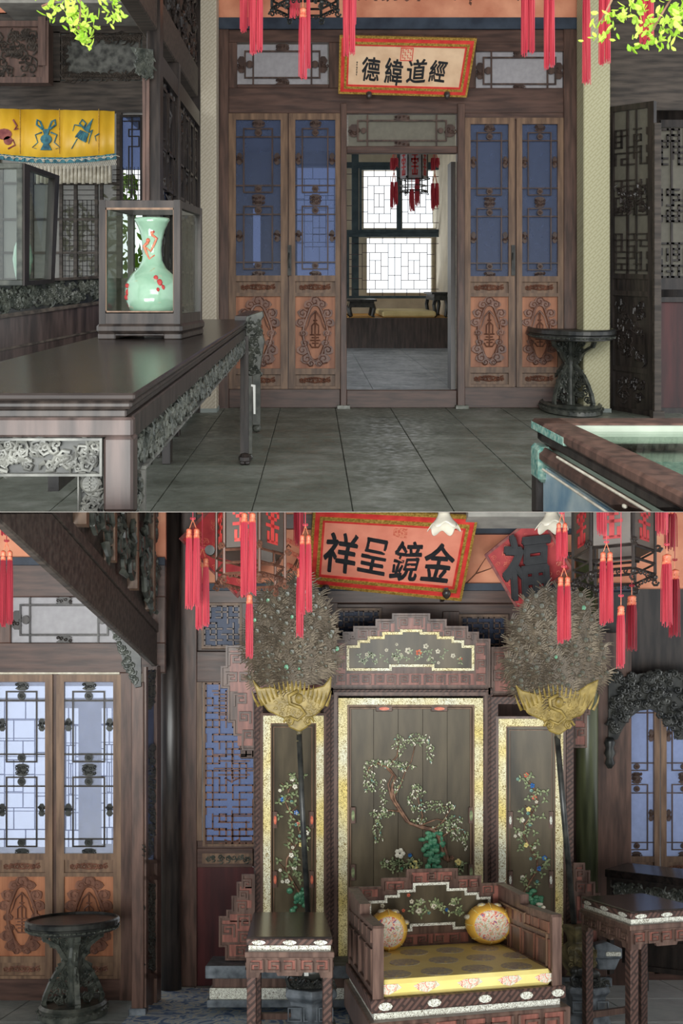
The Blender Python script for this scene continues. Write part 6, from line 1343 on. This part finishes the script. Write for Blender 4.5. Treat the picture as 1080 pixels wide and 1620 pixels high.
# ---- lanterns, shades, tassels
lantern(LO, 5.6, 396, 752, 918, 56, 'hexagonal carved gilt-brown lantern with red characters hanging before the plaque edge', 'carve', 'paned', 'scar', ph=12, top=810)
lantern(LO, 5.2, 970, 752, 914, 62, 'large dark hexagonal lantern with red-painted panes by the carved arch', 'dark', 'paned', 'redp', ph=20, top=810)
S = MB(PP(LO, 5.6)); S.poly([(332+8*math.cos(k*.524), 871+8*math.sin(k*.524)) for k in range(12)], 3, -2); S.build('round_bell', 'black', None, 'small black round disc hanging at the hexagonal lantern corner', 'ornament')
for cx_, y0_, y1_, lb in ((702, 800, 842, 'white ruffled glass lampshade hanging over the pink plaque corner'), (872, 798, 838, 'white ruffled glass lampshade hanging over the red diamond')):
    q = PP(LO, 5.4); P = thing('glass_lampshade', LO(*LO.at(cx_, y1_, 5.4)), lb, 'lampshade'); vs2 = []; n = 48
    S = MB(q); prof = [(6, y0_, 0), (9, y0_+8, 0), (10, y0_+16, .3), (15, y0_+24, .8), (22, y0_+32, 2.4), (25, y0_+37, 4.2)]
    for off in (0, -1.2):
        for r_, h, am in prof:
            for k in range(n): a = 6.2832*k/n; rr = r_+off+am*.5*math.cos(a*6); vs2.append((cx_+rr*math.cos(a), h+am*math.cos(a*6), rr*math.sin(a)))
    fs2 = []; m_ = len(prof)
    for o in (0, m_*n):
        for i in range(m_-1):
            for k in range(n): fs2.append((o+i*n+k, o+i*n+(k+1) % n, o+(i+1)*n+(k+1) % n, o+(i+1)*n+k))
    for k in range(n): fs2.append(((m_-1)*n+k, (m_-1)*n+(k+1) % n, (2*m_-1)*n+(k+1) % n, (2*m_-1)*n+k))
    S.add(vs2, fs2); S.build('ruffled_shade', 'ceram', P, smooth=True)
    S = MB(q); S.lathe((cx_, 0), [(3, 790), (7, 792), (8, y0_+6), (4, y0_+10)], 12, 1); S.build('shade_holder', 'bronze', P, smooth=True)
tl_ = [(293, 838, 317, 965, 5.3, 2, 'tas', 'pair of coral tassels at the corner of the hexagonal lantern, upper of two'), (309, 884, 331, 997, 5.5, 2, 'tas', 'coral tassel hanging lower beside the fret window post'),
       (380, 813, 406, 947, 5.0, 2, 'tas', 'thick pair of coral tassels in front of the hexagonal lantern panes'), (388, 942, 401, 1043, 5.4, 1, 'tas', 'slim tassel falling over the nearer feather fan from below the lantern'),
       (468, 900, 481, 1010, 5.4, 1, 'tas', 'slim tassel reaching lowest beside the pink plaque edge'), (473, 848, 493, 973, 5.2, 2, 'tas', 'coral tassel pair overlapping the pink plaque frame edge'), (464, 790, 481, 863, 5.6, 1, 'tasd', 'dull red tassel between the hexagonal lantern and pink plaque'),
       (879, 829, 898, 889, 5.0, 2, 'tas', 'short coral tassel directly under the glass shade by the red diamond'), (881, 914, 903, 1019, 5.0, 2, 'tas', 'coral tassel pair falling over the fan that stands in the bronze vase'),
       (943, 780, 959, 848, 4.8, 1, 'tas', 'short coral tassel crossing the large dark lantern pane'), (948, 875, 970, 990, 4.8, 2, 'tas', 'coral tassel pair below the large dark lantern beside the feather fan'),
       (975, 960, 989, 1058, 4.8, 1, 'tas', 'lowest coral tassel hanging above the carved foliage arch'), (990, 944, 1008, 1031, 5.1, 1, 'tasd', 'deep red tassel just behind the lowest coral one'),
       (1045, 879, 1064, 992, 4.8, 1, 'tas', 'bright coral tassel near the frame edge past the large lantern'), (1058, 903, 1076, 1009, 5.0, 1, 'tasd', 'deep red tassel hanging outermost past the large lantern'),
       (1036, 780, 1058, 848, 4.9, 1, 'tas', 'short upper coral tassel past the large dark lantern'), (1050, 800, 1072, 872, 5.2, 1, 'tasd', 'short upper deep red tassel past the large dark lantern'),
       (0, 873, 21, 993, 4.6, 2, 'tasd', 'deep red tassel pair hanging before the transom at the diagonal beam end'), (1, 780, 21, 848, 4.7, 2, 'tasd', 'short dark red tassel over the salmon paper frieze by the diagonal beam')]
for a, b, c, d, y, n_, mt, l in tl_: tassel(LO, y, a, b, c, d, l, 'tassels of the throne hall lanterns', n_, mt, top=808)
MB(PP(LO, 7.0)).r(740, 800, 1000, 818, 2, -60).build('trim_4', 'grey', None, 'strip of grey ceiling paper above the pink plaque end', 'trim', kind='structure')
bpy.context.view_layer.update()
